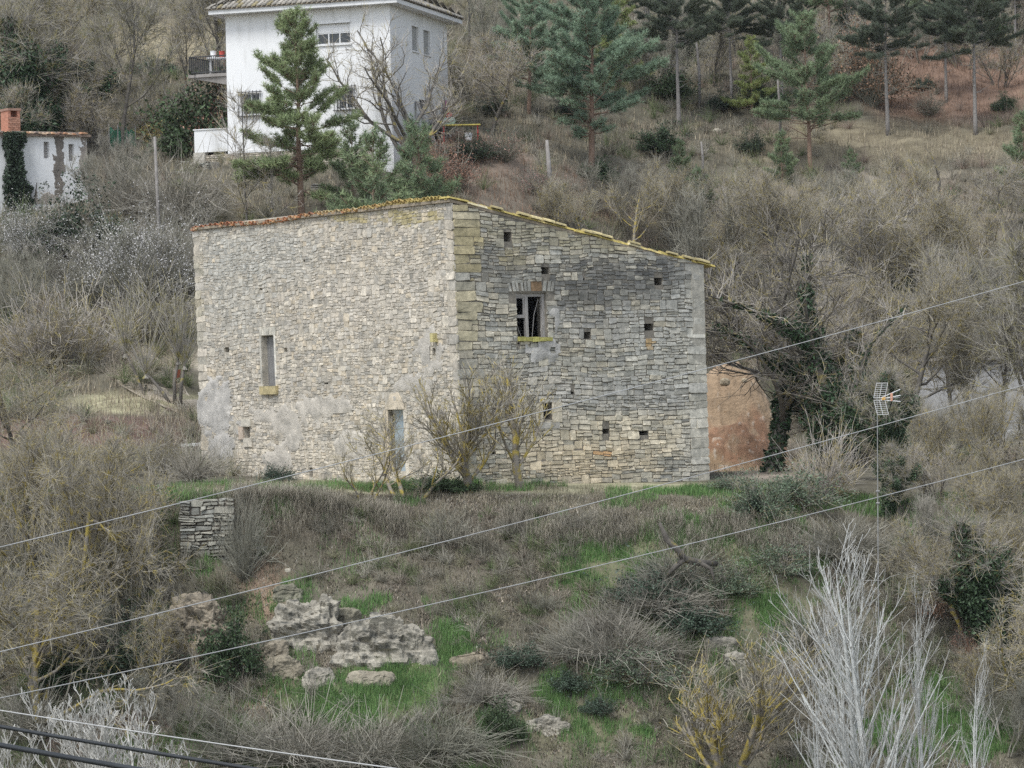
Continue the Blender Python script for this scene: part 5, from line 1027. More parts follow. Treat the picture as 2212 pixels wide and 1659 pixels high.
for key, ox, y0, y1, r0, lab in (('snag', 1187, 442, 305, .13, 'grey dead trunk without branches below the blue green pine'), ('snag', 1511, 235, 92, .09, 'pale broken dead trunk beside the tall grey pine'), ('snag', 1518, 385, 310, .07, 'short bleached dead stub on the slope below the broken trunk'), ('snag', 1686, 330, 145, .08, 'thin grey dead trunk left of the ivy wrapped pine')):
    b = hit(ox, y0); h = (y0 - y1) * b.y / F; m = MB(); tube1(m, [b - Vector((0, 0, .3)), b + Vector((.03, 0, h * .5)), b + Vector((-.02 * h, 0, h))], [r0, r0 * .85, r0 * .55], 8)
    for k in range(5): q = b + Vector((0, 0, h * rg.uniform(.3, .95))); tube1(m, [q, q + Vector((rg.uniform(-.3, .3), rg.uniform(-.2, .1), rg.uniform(0, .2)))], [.02, .008], 5)
    tag(obj('dead_tree', m, M['greypine'], smooth=True), lab, 'dead tree', 'dead trunks on the hillside')
put([('snag1', 2035, 462, 145, 'forked grey dead tree standing in dry grass on the right hillside')], 'dead_tree', 'dead tree')
put([('crown1', 880, 300, 280, 'bare spreading tree in front of the white house corner', 156.0, 1.15), ('ash1', 262, 320, 400, 'tall bare tree with grey limbs at the upper left'), ('oak1', 90, 300, 330, 'wide bare tree above the old cottage'), ('oak2', 165, 250, 300, 'bare lichened tree between the cottage and the upper meadow'),
 ('ash2', 470, 200, 330, 'leaning bare tree just left of the white house', 172), ('oak2', 20, 200, 260, 'bare tree in the top left corner', 178), ('ash1', 400, 250, 260, 'grey bare tree behind the balcony', 175), ('slim1', 530, 455, 260, 'thin young bare tree left of the conical pine', 150), ('slim1', 592, 470, 175, 'forked small bare tree beside the conical pine foot', 149),
 ('oak1', 1060, 290, 215, 'low bare tree right of the white house with tangled crown'), ('ash2', 1010, 160, 300, 'bare grey tree behind the white house on its right', 186), ('oak3', 1370, 560, 210, 'lichened bare tree rising behind the gable roof'), ('oak2', 1440, 560, 190, 'second lichened bare tree behind the lower gable roof'), ('oak3', 1260, 530, 140, 'bare tree crown showing just above the middle of the gable'),
 ('thick1', 1560, 590, 200, 'grey bare thicket tree right of the gable end'), ('oak2', 1660, 640, 260, 'bare tree with olive twigs left of the ivied tree crown'), ('oak3', 1780, 640, 250, 'bare tree with yellowish twigs above the ivied tree'), ('thick2', 1900, 560, 180, 'low bare thicket on the grassy right slope'), ('oak1', 1880, 700, 300, 'bare tree behind the antenna, crown hazy grey'), ('oak2', 2000, 680, 250, 'bare tree up the slope behind the grey shed'),
 ('oak3', 2130, 640, 230, 'bare tree above the shed near the right edge'), ('ash1', 2060, 960, 420, 'tall dark trunked tree in front of the grey shed', 144), ('ash2', 2150, 960, 400, 'tall bare tree at the right edge before the shed', 143), ('oak2', 1960, 960, 360, 'forked tree left of the shed with leaning trunk', 140), ('ash2', 2110, 985, 300, 'slender tree between two tall trunks before the shed', 141), ('oak1', 2215, 930, 420, 'large bare tree cut by the right edge at mid height', 138), ('ash1', 1830, 900, 350, 'bare tree behind the ivied tree', 140), ('ash2', 1720, 860, 330, 'bare grey tree behind the mound', 150),
 ('thick2', 1960, 470, 130, 'brownish low tree on the right hillside beside the dead tree'), ('oak3', 1610, 520, 170, 'bare tree on the slope under the hillside pines'), ('oak1', 2190, 520, 170, 'bare grey tree low under the right edge pine')], 'bare_tree', 'bare tree', 'leafless trees on the hillside')
put([('vase2', 1130, 1058, 285, 'tallest yellow lichened bare tree before the gable wall', None, 1.35), ('vase1', 1012, 1066, 270, 'forked lichened bare tree before the house corner', None, 1.3), ('open1', 880, 1078, 215, 'low leaning bare tree before the blue grey door', None, 1.35), ('slim1', 905, 1120, 150, 'thin sapling right of the door', 106.2), ('open1', 790, 1075, 150, 'small spreading bare shrub tree left of the door', 106.6)], 'bare_tree', 'bare tree', 'lichened trees on the terrace edge')
put([('big1', 190, 1310, 370, 'large lichened tree with tangled crown at the lower left', 102.5, .62), ('big2', 120, 1330, 420, 'big tangled lichened tree at the left edge below the bank', 101, .62), ('big2', 310, 1500, 230, 'low spreading lichened tree over the beige rock face', 99.5, .8), ('oak3', 285, 1290, 300, 'forked lichened tree left of the retaining wall', 103.6, .42), ('big1', 40, 1250, 330, 'lichened tree in the left edge thicket', 104, .7), ('big1', 90, 1500, 300, 'lower tangled tree at the far left over pale rock', 98.5), ('oak2', 30, 1010, 260, 'slender lichened tree on the left edge beside the track', 118)], 'bare_tree', 'bare tree', 'lichened trees on the lower left slope')
put([('ivylow', 1655, 992, 530, 'dark trunked tree with ivy round its foot beside the earth mound', 119.5, 1.25), ('ivyfull', 1935, 1030, 230, 'stout ivy clad trunk behind the antenna mast', 112), ('ivyfull', 1800, 960, 250, 'dark ivy mass on a trunk behind the leaning tree', 121), ('ivyfull', 1915, 1130, 170, 'low ivy clump at the mast foot', 108), ('ivyfull', 95, 260, 230, 'dark ivy covered tree above the cottage', 166), ('ivyfull', 150, 245, 150, 'smaller dark ivy covered trunk right of the cottage chimney', 168), ('ivyfull', 20, 300, 110, 'ivy covered tree peeping over the cottage roof', 163)], 'ivy_tree', 'tree', 'ivy clad trees')
put([('oak3', 2075, 1340, 220, 'lichened tree with thick forked trunk on the lower right slope', 102.5), ('ivyfull', 2150, 1340, 220, 'ivy covered tree at the lower right edge', 101.5), ('big2', 2190, 1480, 260, 'bare tangled tree at the right edge behind the poplars', 99), ('vase1', 1570, 1680, 330, 'yellow twigged bush tree over the lower right rocks', 96.3, 1.25), ('big1', 2130, 1200, 190, 'bare tree on the bank above the poplars at the right edge', 106)], 'bare_tree', 'bare tree', 'trees on the lower right slope')
def stand(key, ox, top, Y, lab, wide=1.0):
    b = at(ox, Y, 1400); h = P(ox, top, Y).z - b.z; place(key, 'poplar_tree', b, h, lab, 'poplar', 'white poplars at the bottom right', None, wide)
stand('pop1', 1895, 1130, 92, 'largest white barked poplar at the lower right', 1.3); stand('pop2', 1995, 1235, 93, 'second white poplar just right of the largest one', .8); stand('pop2', 2068, 1390, 91, 'lowest white poplar shoots at the right of the group', .8); stand('pop2', 1775, 1430, 90.5, 'small white poplar left of the largest one', .9); stand('pop2', 1850, 1270, 91.5, 'slim white poplar close to the left of the largest trunk', .7)
b = at(255, 93, 1500); place('fig1', 'fig_tree', b, P(300, 1455, 93).z - b.z, 'pale barked fig tree with upturned bare branches at the bottom left', 'fig tree', None, None, 1.15)
# the leaning ivy clad tree with a long limb reaching left behind the trunk
t = thing('ivy_tree', at(1835, 117.5), 'leaning ivy covered tree whose long limb reaches left past the earth mound', 'tree', 'ivy clad trees'); y0 = 117.5; q = np.random.default_rng(91)
mains = [([(1835, 1000), (1815, 900), (1770, 850), (1720, 800), (1660, 770), (1600, 730), (1545, 708)], [.19, .18, .16, .13, .10, .06, .03], 1.0), ([(1800, 880), (1765, 790), (1745, 700), (1738, 620), (1745, 540)], [.15, .12, .10, .07, .03], .9), ([(1740, 730), (1690, 700), (1640, 672), (1580, 655), (1535, 640)], [.10, .09, .07, .05, .02], .5), ([(1770, 850), (1775, 900), (1765, 965)], [.05, .03, .02], 1.25), ([(1815, 910), (1840, 870), (1850, 800)], [.08, .06, .04], 1.1), ([(1815, 900), (1850, 830), (1880, 740), (1960, 660)], [.13, .10, .07, .03], .22)]
m = MB(); m2 = MB(); lp_ = []; pts_ = []
for px, rr, wv in mains:
    pp = [P(x, y, y0 + .3 * k * (1 if wv > .7 else -1)) for k, (x, y) in enumerate(px)]; tube1(m, pp, rr, 8)
    for jj, (a, b) in enumerate(zip(pp[:-1], pp[1:])):
        fd = 1 - .8 * (jj + .5) / (len(pp) - 1)
        for _ in range(11):
            o = a.lerp(b, rg.random()); d = Vector((rg.gauss(0, .8), rg.gauss(0, .6), rg.gauss(.45, .6))).normalized(); L = rg.uniform(.5, 1.9); p_ = [o]
            for _k in range(5): d = (d + Vector((rg.gauss(0, .22), rg.gauss(0, .22), rg.gauss(.04, .2)))).normalized(); p_.append(p_[-1] + d * L / 5)
            lp_.append((p_, [.022, .018, .014, .010, .007, .004]))
            for c_ in range(5):
                o2 = p_[rg.randrange(1, 5)]; d2 = (d + Vector((rg.gauss(0, .7), rg.gauss(0, .7), rg.gauss(0, .6)))).normalized(); l2 = rg.uniform(.3, .8); lp_.append(([o2, o2 + d2 * l2 * .5, o2 + d2 * l2 + Vector((0, 0, .05))], [.009, .007, .004]))
        n = int(1500 * wv * fd * (b - a).length); k = q.random((n, 1)); v = np.array(a) * (1 - k) + np.array(b) * k; r_ = wv * (.25 + 1.1 * fbm(v * .9, 3, 12)[:, None]) * .95 * fd; dv = q.normal(0, 1, (n, 3)) + np.array([0, 0, -.35]); dv /= np.linalg.norm(dv, axis=1, keepdims=True); pts_.append(v + dv * r_ * q.random((n, 1)) ** .5)
emit(m2, lp_, 4); obj('trunk', m, M['bark'], t, smooth=True); obj('crown', m2, M['twig'], t)
m = MB(); vv = np.concatenate(pts_); oxv, oyv = pix(vv[:, 0], vv[:, 1], vv[:, 2]); vv = vv[(fbm(vv * 1.6, 3, 8) > .40)]; leaves(m, vv, .12, q, (.045, .08, .036), .35); obj('ivy', m, M['leaf'], t)
# pollarded tree and dead leaning trunks
b = hit(372, 872); t = thing('pollard_tree', b, 'lopped tree with upright grey shoots beside the dirt track', 'tree'); m = MB(); m2 = MB()
for q in (((0, 0, -.2), (-.35, 0, .4), (-.8, .1, .95), (-1.0, .1, 1.1)), ((.1, 0, -.2), (.1, 0, .8), (.25, .1, 1.6)), ((.3, 0, -.2), (.35, .1, .7), (.5, 0, 1.4)), ((-1.0, .2, -.6), (-1.1, .2, .4), (-1.5, .2, 1.4), (-1.75, .2, 1.9))):
    tube1(m, [b + Vector(v) for v in q], [.08, .065, .05, .035][:len(q)], 7)
    for k in range(45):
        e = b + Vector(q[-1]); d = Vector((rg.gauss(0, .33), rg.gauss(0, .33), 1)).normalized(); L = rg.uniform(1.6, 3.6); tube1(m2, [e - d * .2, e + d * L * .4, e + d * L * .75 + Vector((rg.gauss(0, .08), 0, 0)), e + d * L + Vector((rg.gauss(0, .15), 0, 0))], [.016, .012, .008, .004], 3)
obj('trunk', m, M['bark'], t, smooth=True); obj('shoots', m2, M['twig'], t)
m = MB(); pts = [P(1425, 1130, 102.2), P(1440, 1165, 102.3), P(1462, 1185, 102.2), P(1478, 1208, 102.4), P(1510, 1215, 102.6), P(1548, 1218, 102.9)]; tube1(m, pts, [.05, .09, .10, .11, .10, .07], 8); tube1(m, [P(1478, 1208, 102.4), P(1460, 1222, 102.2), P(1440, 1245, 102.2)], [.10, .08, .05], 7); tube1(m, [P(1510, 1215, 102.6), P(1535, 1228, 102.5), P(1545, 1262, 102.4)], [.07, .06, .03], 7)
for k in range(14): q = pts[rg.randrange(2, 6)] + Vector((rg.uniform(-.2, .2), 0, 0)); tube1(m, [q, q + Vector((rg.uniform(-.1, .1), -.05, -rg.uniform(.3, .7)))], [.014, .006], 4)
tag(obj('fallen_tree', m, M['bark'], smooth=True), 'twisted grey dead trunk lying on the slope right of centre', 'dead tree')
# ivy on the cottage wall
m = MB(); q = np.random.default_rng(77); n = 9000; U = q.uniform(FC.uv(2, 300)[0], FC.uv(62, 300)[0], n); V = q.uniform(-.6, hc, n); cxm = FC.uv(26, 400)[0]; ww = (FC.uv(50, 300)[0] - FC.uv(2, 300)[0]) * .5 * (1 + .25 * np.sin(V * 2.3)) * (1.15 - .3 * V / hc)
k = np.abs(U - cxm) < ww * (.6 + .8 * fb2(U * 3, V * 3, 3, 5)); leaves(m, FC.p(U[k], V[k], q.uniform(.03, .5, k.sum())), .12, q, (.04, .06, .035), .35); iv = thing('ivy', FC.p(cxm, 0, .1), 'thick dark ivy climbing the left part of the cottage wall', 'ivy'); obj('foliage', m, M['leaf'], iv)
m = MB(); e = Vector(FC.p(FC.uv(66, 400)[0], -.3, .12)); tube1(m, [e, e + Vector((0, 0, .5)), e + Vector((.15, 0, 1.0)), e + Vector((.22, 0, 1.5))], [.06, .05, .04, .02], 6); tube1(m, [e + Vector((0, 0, .5)), e + Vector((-.2, 0, .9)), e + Vector((-.15, 0, 1.3))], [.04, .03, .015], 6); obj('stem', m, M['bark'], iv)
# ------------------------------------------------------------------ shrubs one can tell apart
put([('fluffy', 55, 560, 105, 'bush covered in white seed heads at the left edge below the cottage', None, 1.2), ('fluffy', 285, 660, 170, 'white seeded climber bush left of the stone house', None, 1.0), ('fluffy', 300, 560, 70, 'smaller white flecked bush above the large white seeded one'), ('green1', 90, 560, 60, 'dark green bush under the white seeded bush at the left edge'), ('dark', 175, 560, 130, 'dark leafy bush left of the grey pole foot'),
 ('bramble2', 290, 470, 120, 'purple brown bramble heap left of the grey pole'), ('bramble1', 390, 480, 110, 'purple brown bramble heap right of the grey pole'), ('dark', 405, 470, 50, 'low dark green bush behind the left roof corner', None, 1.3), ('twiggy', 170, 800, 190, 'dark grey leafless bush by the track at the left', None, 1.1), ('twiggy', 80, 800, 200, 'grey purple leafless bush at the left edge by the track'), ('bramble2', 200, 660, 110, 'grey bramble bush between seeded bush and left edge'),
 ('twiggy', 330, 740, 160, 'pale grey leafless bush just left of the house wall', None, 1.1), ('green1', 440, 300, 80, 'green bush below the balcony', 164), ('rust', 478, 280, 90, 'rust leaved bush against the white house left edge', 163.5, .7), ('green2', 340, 165, 35, 'small dark bush on the slope below the meadow'), ('yellow', 375, 310, 60, 'patch of tall yellow grass left of the white terrace block'), ('yellow', 330, 312, 50, 'yellow dry grass clump behind the green netting'),
 ('twiggy', 330, 300, 130, 'grey thicket behind the green netting'), ('twiggy', 380, 290, 120, 'grey thicket left below the balcony'), ('rust', 965, 420, 95, 'rust red leaved bush in the middle below the white house'), ('redtwig', 1090, 350, 70, 'reddish brown twiggy bush on the bare slope right of the rust bush'), ('redtwig', 1160, 420, 60, 'small brown twiggy bush behind the house ridge'), ('dark', 1020, 350, 55, 'dark spiny bush under the path right of the white house', None, 1.3), ('green2', 920, 300, 30, 'low grey green bush at the white house corner', None, 1.6),
 ('rust', 1882, 228, 165, 'rust leaved young oak between the pine trunks at the upper right', None, .8), ('redtwig', 1960, 470, 75, 'red brown low shrub beside the forked dead tree', None, 1.5), ('redtwig', 2040, 470, 60, 'second red brown low shrub around the forked dead tree'), ('green2', 1995, 195, 24, 'small round green bush in the leaf litter'), ('redtwig', 2010, 250, 50, 'thin brown shrub between the two tall pale trunks'), ('green1', 2170, 240, 30, 'low green scrub at the upper right edge'),
 ('sage', 1650, 1115, 58, 'grey green bush on the bank right of the house', None, .9), ('sage', 1730, 1095, 55, 'pale grey green bush next to the dark bank bush', None, 1.2), ('dark', 1620, 1120, 60, 'darker leaf bush at the left of the bank bushes', None, .9), ('twiggy', 1790, 1080, 170, 'tall grey twiggy bush below the ivied tree', None, .8), ('brush', 1820, 1200, 55, 'pale dry grass mound left of the poplar tips', None, 1.4), ('rust', 2050, 1340, 80, 'orange brown leaved bush right of the poplar tops', None, 1.0), ('rust', 2090, 1420, 60, 'second orange brown bush lower at the right edge'),
 ('green1', 1085, 1600, 65, 'bright leafy bush below the small cream rock', None, .8), ('green2', 1230, 1490, 36, 'green bramble right of centre low on the slope', None, 1.2), ('green2', 1290, 1540, 34, 'green bramble at the lower centre'), ('green1', 500, 1480, 110, 'dark ivy bush between the two beige rocks', None, .7), ('green1', 130, 1490, 70, 'dark green bush at the far left under the tangled trees'), ('dark', 300, 1480, 120, 'dark undergrowth bush behind the spreading tree'),
 ('brush', 640, 1650, 80, 'grey bramble heap at the bottom left of centre', None, 1.3), ('brush', 800, 1650, 70, 'grey bramble heap at the bottom below the green grass', None, 1.3), ('brush', 950, 1640, 65, 'grey bramble heap at the bottom centre', None, 1.3), ('bramble1', 500, 1640, 90, 'brown bramble heap below the grey rock shoulder', None, 1.2), ('bramble2', 60, 1600, 130, 'grey bramble bush in the bottom left corner', None, 1.1), ('brush', 1330, 1420, 60, 'brown bramble heap on the slope right of centre', None, 1.4), ('brush', 1230, 1420, 45, 'dry brown bramble right of the grassy ledge'), ('brush', 1420, 1330, 55, 'dry bramble below the fallen trunk', None, 1.3),
 ('bramble1', 1750, 1400, 80, 'brown bramble left of the poplars', None, 1.2), ('bramble2', 524, 1190, 128, 'brown bramble hanging over the right end of the retaining wall', 103.8, .4), ('olive', 230, 1030, 100, 'olive twigged shrub on the brown bank at left', None, 1.3), ('olive', 90, 1040, 130, 'olive twigged shrub at the left edge on the brown bank', None, 1.3), ('twiggy', 350, 1030, 120, 'grey twiggy shrub close to the lower left house corner', None, .8), ('bramble1', 420, 1040, 80, 'dark bramble at the lower left house corner', None, .8), ('green1', 960, 1056, 20, 'low bright green weeds under the trees before the corner', 107.6, 2.2), ('sage', 1580, 1065, 28, 'low green weeds at the right house corner', None, 1.5), ('green2', 600, 1045, 28, 'small green weeds at the foot of the left wall', 110.5, .9)], 'shrub', 'shrub')
# thicket trees filling the hillside: near repeats
TH = [('thick1', 1650, 700, 170), ('thick2', 1720, 560, 150), ('thick1', 1820, 500, 130), ('thick2', 1930, 640, 170), ('thick1', 2050, 560, 150), ('thick2', 2120, 720, 190), ('thick1', 2190, 720, 190), ('thick1', 1560, 480, 120), ('thick2', 1490, 620, 200), ('thick1', 1990, 780, 210), ('thick2', 1800, 760, 190), ('thick1', 1330, 480, 130), ('thick2', 1200, 500, 110), ('thick1', 1860, 880, 190), ('thick2', 2180, 860, 190), ('thick1', 1620, 760, 160), ('thick2', 2090, 640, 140), ('thick1', 1760, 660, 160), ('thick2', 1590, 640, 170), ('thick1', 1440, 480, 110), ('thick1', 2050, 1000, 150), ('thick2', 2125, 1005, 170), ('thick1', 2200, 1000, 160), ('thick1', 2090, 985, 120), ('thick2', 2010, 1005, 130)]
put([(k, x, y, h, 'grey leafless thicket among many alike on the slope right of and above the stone house') for k, x, y, h in [(('thick3' if i_ % 3 == 2 else k), x, y, h) for i_, (k, x, y, h) in enumerate(TH)]], 'thicket', 'thicket', 'leafless thickets on the right hillside')
BK_ = [(1330, 1310, 50), (1400, 1300, 60), (1465, 1260, 50), (1380, 1480, 55), (1450, 1430, 60), (1500, 1370, 55), (1300, 1370, 40), (1560, 1290, 45), (1180, 1320, 36), (1120, 1440, 40), (1050, 1520, 40), (1690, 1240, 45)]
put([(('bramble2', 'green2', 'brush', 'sage')[k % 4], x, y, h, 'tangled bramble clump among many alike on the bank between the rocks and the poplars', None, 1.3) for k, (x, y, h) in enumerate(BK_)], 'shrub', 'shrub', 'brambles on the right of the bank')
TH2 = [(1420, 200, 130), (1540, 180, 120), (1600, 120, 130), (1700, 170, 120), (1780, 230, 110), (1830, 150, 120), (1990, 130, 110), (2080, 150, 110), (2160, 190, 110), (1470, 90, 120), (1340, 190, 130), (1230, 150, 130), (1060, 130, 130), (1010, 220, 110), (2200, 80, 110), (1900, 90, 110)]
put([('thick1' if k % 3 else 'thick3', x, y, h, 'grey leafless undergrowth thicket among many alike between the pines at the top') for k, (x, y, h) in enumerate(TH2)], 'thicket', 'thicket', 'thickets between the pines')
DK = [(1440, 215, 50), (1560, 240, 40), (1650, 235, 45), (1500, 120, 60), (1610, 80, 60), (1740, 100, 50), (1960, 80, 45), (2060, 60, 50), (2130, 100, 45), (1230, 260, 50), (1420, 330, 45), (1060, 250, 45), (1290, 400, 40), (1620, 330, 40), (1850, 60, 45)]
put([('dark' if k % 2 else 'green1', x, y, h, 'dark green evergreen bush among many alike under the pines', None, 1.3) for k, (x, y, h) in enumerate(DK)], 'shrub', 'shrub', 'evergreen bushes under the pines')
TL = [('thick3', 40, 700, 150), ('thick3', 120, 640, 120), ('thick3', 240, 600, 110), ('thick1', 200, 330, 140), ('thick3', 230, 450, 120), ('thick1', 30, 130, 130), ('thick1', 120, 110, 130), ('thick3', 400, 560, 120), ('thick3', 260, 380, 90), ('thick1', 200, 210, 140), ('thick3', 380, 640, 140), ('thick1', 60, 220, 120)]
put([(k, x, y, h, 'purple grey leafless thicket among many alike on the slope left of the stone house') for k, x, y, h in TL], 'thicket', 'thicket', 'leafless thickets on the left hillside')
EDGE = [(522, 1175), (700, 1150), (960, 1180), (1105, 1165), (1265, 1140)]
put([('bramble2' if k % 2 else 'bramble1', x, y, (44, 38, 60, 45, 34)[k], 'brown bramble draped over the terrace edge below the stone house, one of a row') for k, (x, y) in enumerate(EDGE)], 'shrub', 'shrub', 'brambles along the terrace edge')
TB = [('thick2', 60, 1120, 150), ('thick1', 150, 1160, 150), ('thick2', 240, 1200, 160), ('thick3', 110, 1260, 140), ('thick3', 20, 1380, 150), ('thick3', 230, 1440, 150), ('thick2', 200, 1180, 140), ('thick3', 400, 1600, 120), ('thick3', 330, 1560, 110), ('thick2', 230, 1350, 110)]
put([(k, x, y, h, 'leafless undergrowth bush among many alike on the steep lower left slope') for k, x, y, h in TB], 'thicket', 'thicket', 'undergrowth on the lower left slope')
TR = [('thick3', 2000, 1180, 110), ('thick2', 2100, 1100, 130), ('thick1', 2180, 1080, 140), ('thick2', 2200, 1250, 130), ('thick3', 2170, 1620, 150), ('thick1', 2020, 1080, 120), ('thick3', 1660, 1560, 120), ('thick2', 2120, 1520, 130)]
put([(k, x, y, h, 'leafless undergrowth bush among many alike on the lower right bank') for k, x, y, h in TR], 'thicket', 'thicket', 'undergrowth on the lower right bank')
# ------------------------------------------------------------------ ground cover nobody could count
def scatter(n, u0, u1, y0, y1, seed, pw=1.0):
    q = np.random.default_rng(seed); Y = y0 + (y1 - y0) * q.random(n) ** pw; u = q.uniform(u0, u1, n); x = u * Y / F
    k = ~in_par(x, Y, H_MID.xy, LEFTV, RIGHTV, .15) & ~in_par(x, Y, WH_C.xy, WLEFT, WRIGHT, .2) & ~((np.abs(x - MOUND.x) < 2.6) & (np.abs(Y - MOUND.y - .5) < 4))
    d0 = (x - FC.A[0]) * FC.n[0] + (Y - FC.A[1]) * FC.n[1]; k &= ~((d0 < .1) & (d0 > -5) & (x < FC.B[0] + .2) & (Y > 150))
    pcx = np.interp(Y, [p.y for p in pc], [p.x for p in pc]); k &= ~((Y > pc[-1].y) & (Y < pc[0].y) & (np.abs(x - pcx) < .9)) if pc[0].y > pc[-1].y else k
    x, Y = x[k], Y[k]; z = gz(x, Y); ox, oy = pix(x, Y, z); return x, Y, z, ox, oy, q
def blades(name, n, u0, u1, y0, y1, seed, hgt, wid, colf, lab, dens=None, lean=.5, down=0.0, mt='grass', lo_=.05):
    x, Y, z, ox, oy, q = scatter(n, u0, u1, y0, y1, seed); cl = fb2(x * 1.1, Y * 1.1, 4, seed)
    k = q.random(len(x)) < np.clip((cl - .33) * 4, lo_, 1) * (dens(ox, oy, x, Y) if dens is not None else 1)
    x, Y, z, ox, oy, cl = x[k], Y[k], z[k], ox[k], oy[k], cl[k]; n = len(x)
    h = q.uniform(*hgt, n) * (.5 + cl); a = q.uniform(0, 6.28, n); w = q.uniform(*wid, n); ln = h * lean * q.normal(0, 1, n); lx, ly = np.cos(a + 1.3) * ln, np.sin(a + 1.3) * ln - down * h
    B0 = np.stack([x - np.cos(a) * w, Y - np.sin(a) * w, z - .03], 1); B1 = np.stack([x + np.cos(a) * w, Y + np.sin(a) * w, z - .03], 1); md_ = np.stack([lx * .35, ly * .35, h * (.75 - .2 * down)], 1); tp_ = np.stack([x + lx, Y + ly, z + h * (1 - .75 * down)], 1)
    V = np.stack([B0, B1, B1 * .6 + B0 * .4 + md_, B0 * .6 + B1 * .4 + md_, tp_], 1).reshape(-1, 3); i = np.arange(n) * 5
    c = colf(ox, oy, q) * (1 + q.normal(0, .22, (n, 1))).clip(.4, 1.8); m = MB(); m.add(V, [np.stack([i, i + 1, i + 2, i + 3], 1), np.stack([i + 3, i + 2, i + 4], 1)], np.repeat(c, 5, 0))
    return tag(obj(name, m, M[mt], org=(0, 0, 0)), lab, name.replace('_', ' '), kind='stuff')
GZ = [(850, 1480, 125, 75), (960, 1400, 70, 60), (740, 1545, 110, 45), (620, 1490, 40, 60), (1360, 1240, 140, 70), (1480, 1160, 90, 50), (1640, 1150, 90, 60), (1720, 1290, 70, 60), (610, 1090, 40, 30), (570, 1115, 26, 40), (930, 1050, 120, 10), (1490, 1062, 90, 8), (1300, 1590, 90, 40), (1090, 1580, 60, 60), (1660, 1340, 110, 80), (2110, 1570, 80, 80), (640, 1300, 60, 50), (780, 1300, 60, 30), (460, 1230, 50, 30), (1250, 1500, 90, 60), (1700, 1190, 100, 60), (120, 440, 50, 30), (1150, 1130, 20, 20), (1990, 1560, 140, 90)]
def greenk(ox, oy): return zone_k(ox, oy, GZ, 1.9 * (fb2(ox / 26., oy / 18., 5, 77) - .5))
def colgreen(ox, oy, q): k = q.random((len(ox), 1)); return np.array((.09, .195, .06)) * (1 - k) + np.array((.19, .29, .105)) * k
def coldry(ox, oy, q):
    k = q.random((len(ox), 1)); c = np.array((.43, .385, .285)) * (1 - k) + np.array((.245, .215, .16)) * k; g_ = (fb2(ox / 40., oy / 30., 4, 99)[:, None] - .42).clip(0, .35) * 1.6; return c * (1 - g_) + np.array((.16, .19, .085)) * g_
def colfar(ox, oy, q):
    k = q.random((len(ox), 1)); c = np.array((.40, .345, .235)) * (1 - k) + np.array((.255, .215, .17)) * k
    li = zone_k(ox, oy, [(2050, 180, 240, 100), (1000, 350, 150, 60), (1200, 430, 250, 60)], fb2(ox / 30., oy / 20., 4, 5) - .5)[:, None] * .85; return c * (1 - li) + np.array((.24, .15, .105)) * li
blades('green_grass', 1300000, -1250, 1250, 92, 110, 1, (.12, .32), (.006, .014), colgreen, 'fresh green grass patches on the slope and terrace', lambda ox, oy, x, y: np.clip(greenk(ox, oy) + .30 * (fb2(x * .6, y * .6, 3, 55) > .5), 0, 1), .5, .15)
blades('dry_grass', 380000, -1250, 1250, 90, 110, 2, (.08, .34), (.004, .012), coldry, 'dry beige grass and hanging stems over the steep slope', lambda ox, oy, x, y: np.where((y > 107.2), .45, 1) * (1 - .95 * greenk(ox, oy)), .8, .55, lo_=.4)
blades('hillside_grass', 330000, -1300, 1300, 118, 215, 3, (.15, .5), (.008, .02), colfar, 'dry pale grass and leaf litter on the hillside', lambda ox, oy, x, y: np.where(y < 124, .15, 1), .6, .1)
blades('fallen_leaves', 260000, -1250, 1250, 92, 107.2, 4, (.05, .11), (.02, .04), lambda ox, oy, q: np.array([(.36, .30, .23), (.50, .43, .35), (.20, .165, .13), (.36, .34, .30)])[q.integers(0, 4, len(ox))], 'curled dead leaves and vine scraps on the steep slope', lambda ox, oy, x, y: 1 - .85 * greenk(ox, oy), 1.2, .5, lo_=.4)
blades('hanging_stems', 60000, -700, 1000, 104.2, 105.9, 6, (.3, .85), (.005, .011), lambda ox, oy, q: np.array([(.38, .34, .27), (.27, .245, .19), (.45, .41, .33), (.20, .185, .14)])[q.integers(0, 4, len(ox))], 'dry stems and roots hanging over the terrace edge', lambda ox, oy, x, y: np.clip((y - 104.4) / .8, 0, 1) * np.where((ox > 505), 1, .15), .45, 1.0, lo_=.1)
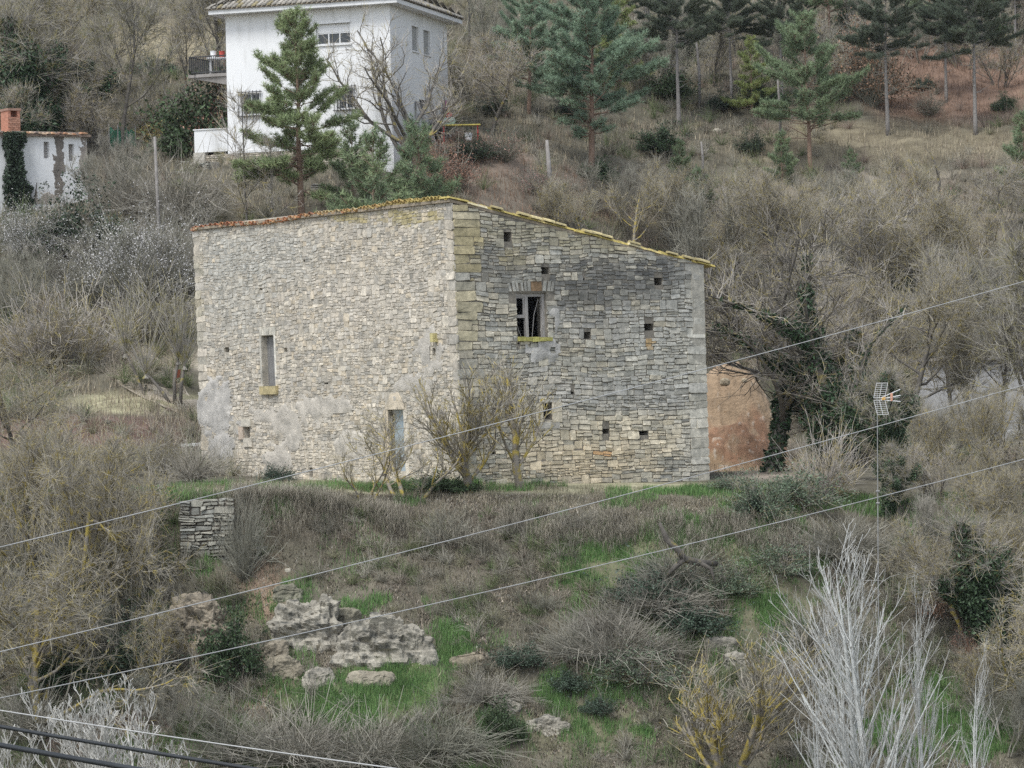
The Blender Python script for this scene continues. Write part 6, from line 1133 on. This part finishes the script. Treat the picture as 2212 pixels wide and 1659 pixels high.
def clumps(name, n, u0, u1, y0, y1, seed, size, pal, lab, dens, base_n=46, thick=.006):
    x, Y, z, ox, oy, q = scatter(n, u0, u1, y0, y1, seed); k = q.random(len(x)) < dens(ox, oy, x, Y); x, Y, z, ox, oy = x[k], Y[k], z[k], ox[k], oy[k]; n = len(x)
    K = 4; a = q.uniform(0, 6.28, (n, base_n)); sp = np.sqrt(q.random((n, base_n))); t = np.linspace(0, 1, K); s = q.uniform(*size, (n, 1, 1))
    px = np.cos(a)[..., None] * sp[..., None] * t * 1.1; py = np.sin(a)[..., None] * sp[..., None] * t * 1.1; pz = (1.25 - .5 * sp ** 2)[..., None] * (t * 1.5 - .75 * t ** 2 * (.5 + sp[..., None])) * q.uniform(.35, 1.5, (n, base_n, 1))
    jx = q.normal(0, .09, (3, n, base_n, K)) * t
    pts = np.stack([(px + jx[0]) * s + x[:, None, None], (py + jx[1]) * s + Y[:, None, None], (pz + jx[2]) * s * .9 + z[:, None, None] - .05], -1).reshape(-1, K, 3)
    c = np.array(pal)[q.integers(0, len(pal), n)]; c = np.repeat(c, base_n, 0) * (1 + q.normal(0, .2, (n * base_n, 1))).clip(.5, 1.6)
    m = MB(); tubes(m, pts, np.broadcast_to(thick * (1.2 - t), (len(pts), K)), 3, c); return tag(obj(name, m, M['grass'], org=(0, 0, 0)), lab, 'undergrowth', kind='stuff')
PU = [(.27, .25, .20), (.215, .20, .155), (.335, .315, .26), (.245, .235, .15), (.175, .165, .128), (.165, .19, .095), (.125, .16, .072), (.29, .25, .20)]
clumps('brambles', 5200, -1250, 1250, 91, 105.7, 11, (.25, .7), PU, 'tangled grey brown brambles over the steep slope', lambda ox, oy, x, y: (1 - .9 * greenk(ox, oy)) * np.clip((fb2(x * .5, y * .5, 3, 8) - .38) * 5, .08, 1) * np.where((ox > 560) & (ox < 960) & (oy > 1270) & (oy < 1520), .15, 1))
clumps('scrub', 8000, -1300, 1300, 121, 200, 12, (.35, 1.1), PU + [(.31, .275, .17), (.27, .21, .17)], 'low grey brown scrub covering the hillside', lambda ox, oy, x, y: np.where(zone_k(ox, oy, [(340, 95, 130, 50), (2050, 180, 220, 100), (1000, 355, 130, 50), (2000, 310, 200, 40), (300, 865, 170, 22)], 0 * ox) > .3, .12, 1) * np.clip((fb2(x * .3, y * .3, 3, 8) - .33) * 4, .1, 1), 44, .0075)
# ------------------------------------------------------------------ the air between the camera and the hill
m = MB(); box(m, -330, 330, -62, 425, -25, 90); hz_ = obj('haze', m, M['ground'], org=(0, 0, 0)); tag(hz_, 'thin pale haze over the valley', 'haze', kind='stuff')
hm = bpy.data.materials.new('haze'); hm.use_nodes = True; hn = hm.node_tree; hn.nodes.remove(hn.nodes['Principled BSDF'])
pv_ = hn.nodes.new('ShaderNodeVolumePrincipled'); pv_.inputs['Color'].default_value = (.93, .96, 1, 1); pv_.inputs['Density'].default_value = .00008; pv_.inputs['Anisotropy'].default_value = .2
hn.links.new(pv_.outputs[0], hn.nodes['Material Output'].inputs['Volume']); hz_.data.materials[0] = hm; S.cycles.volume_bounces = 0
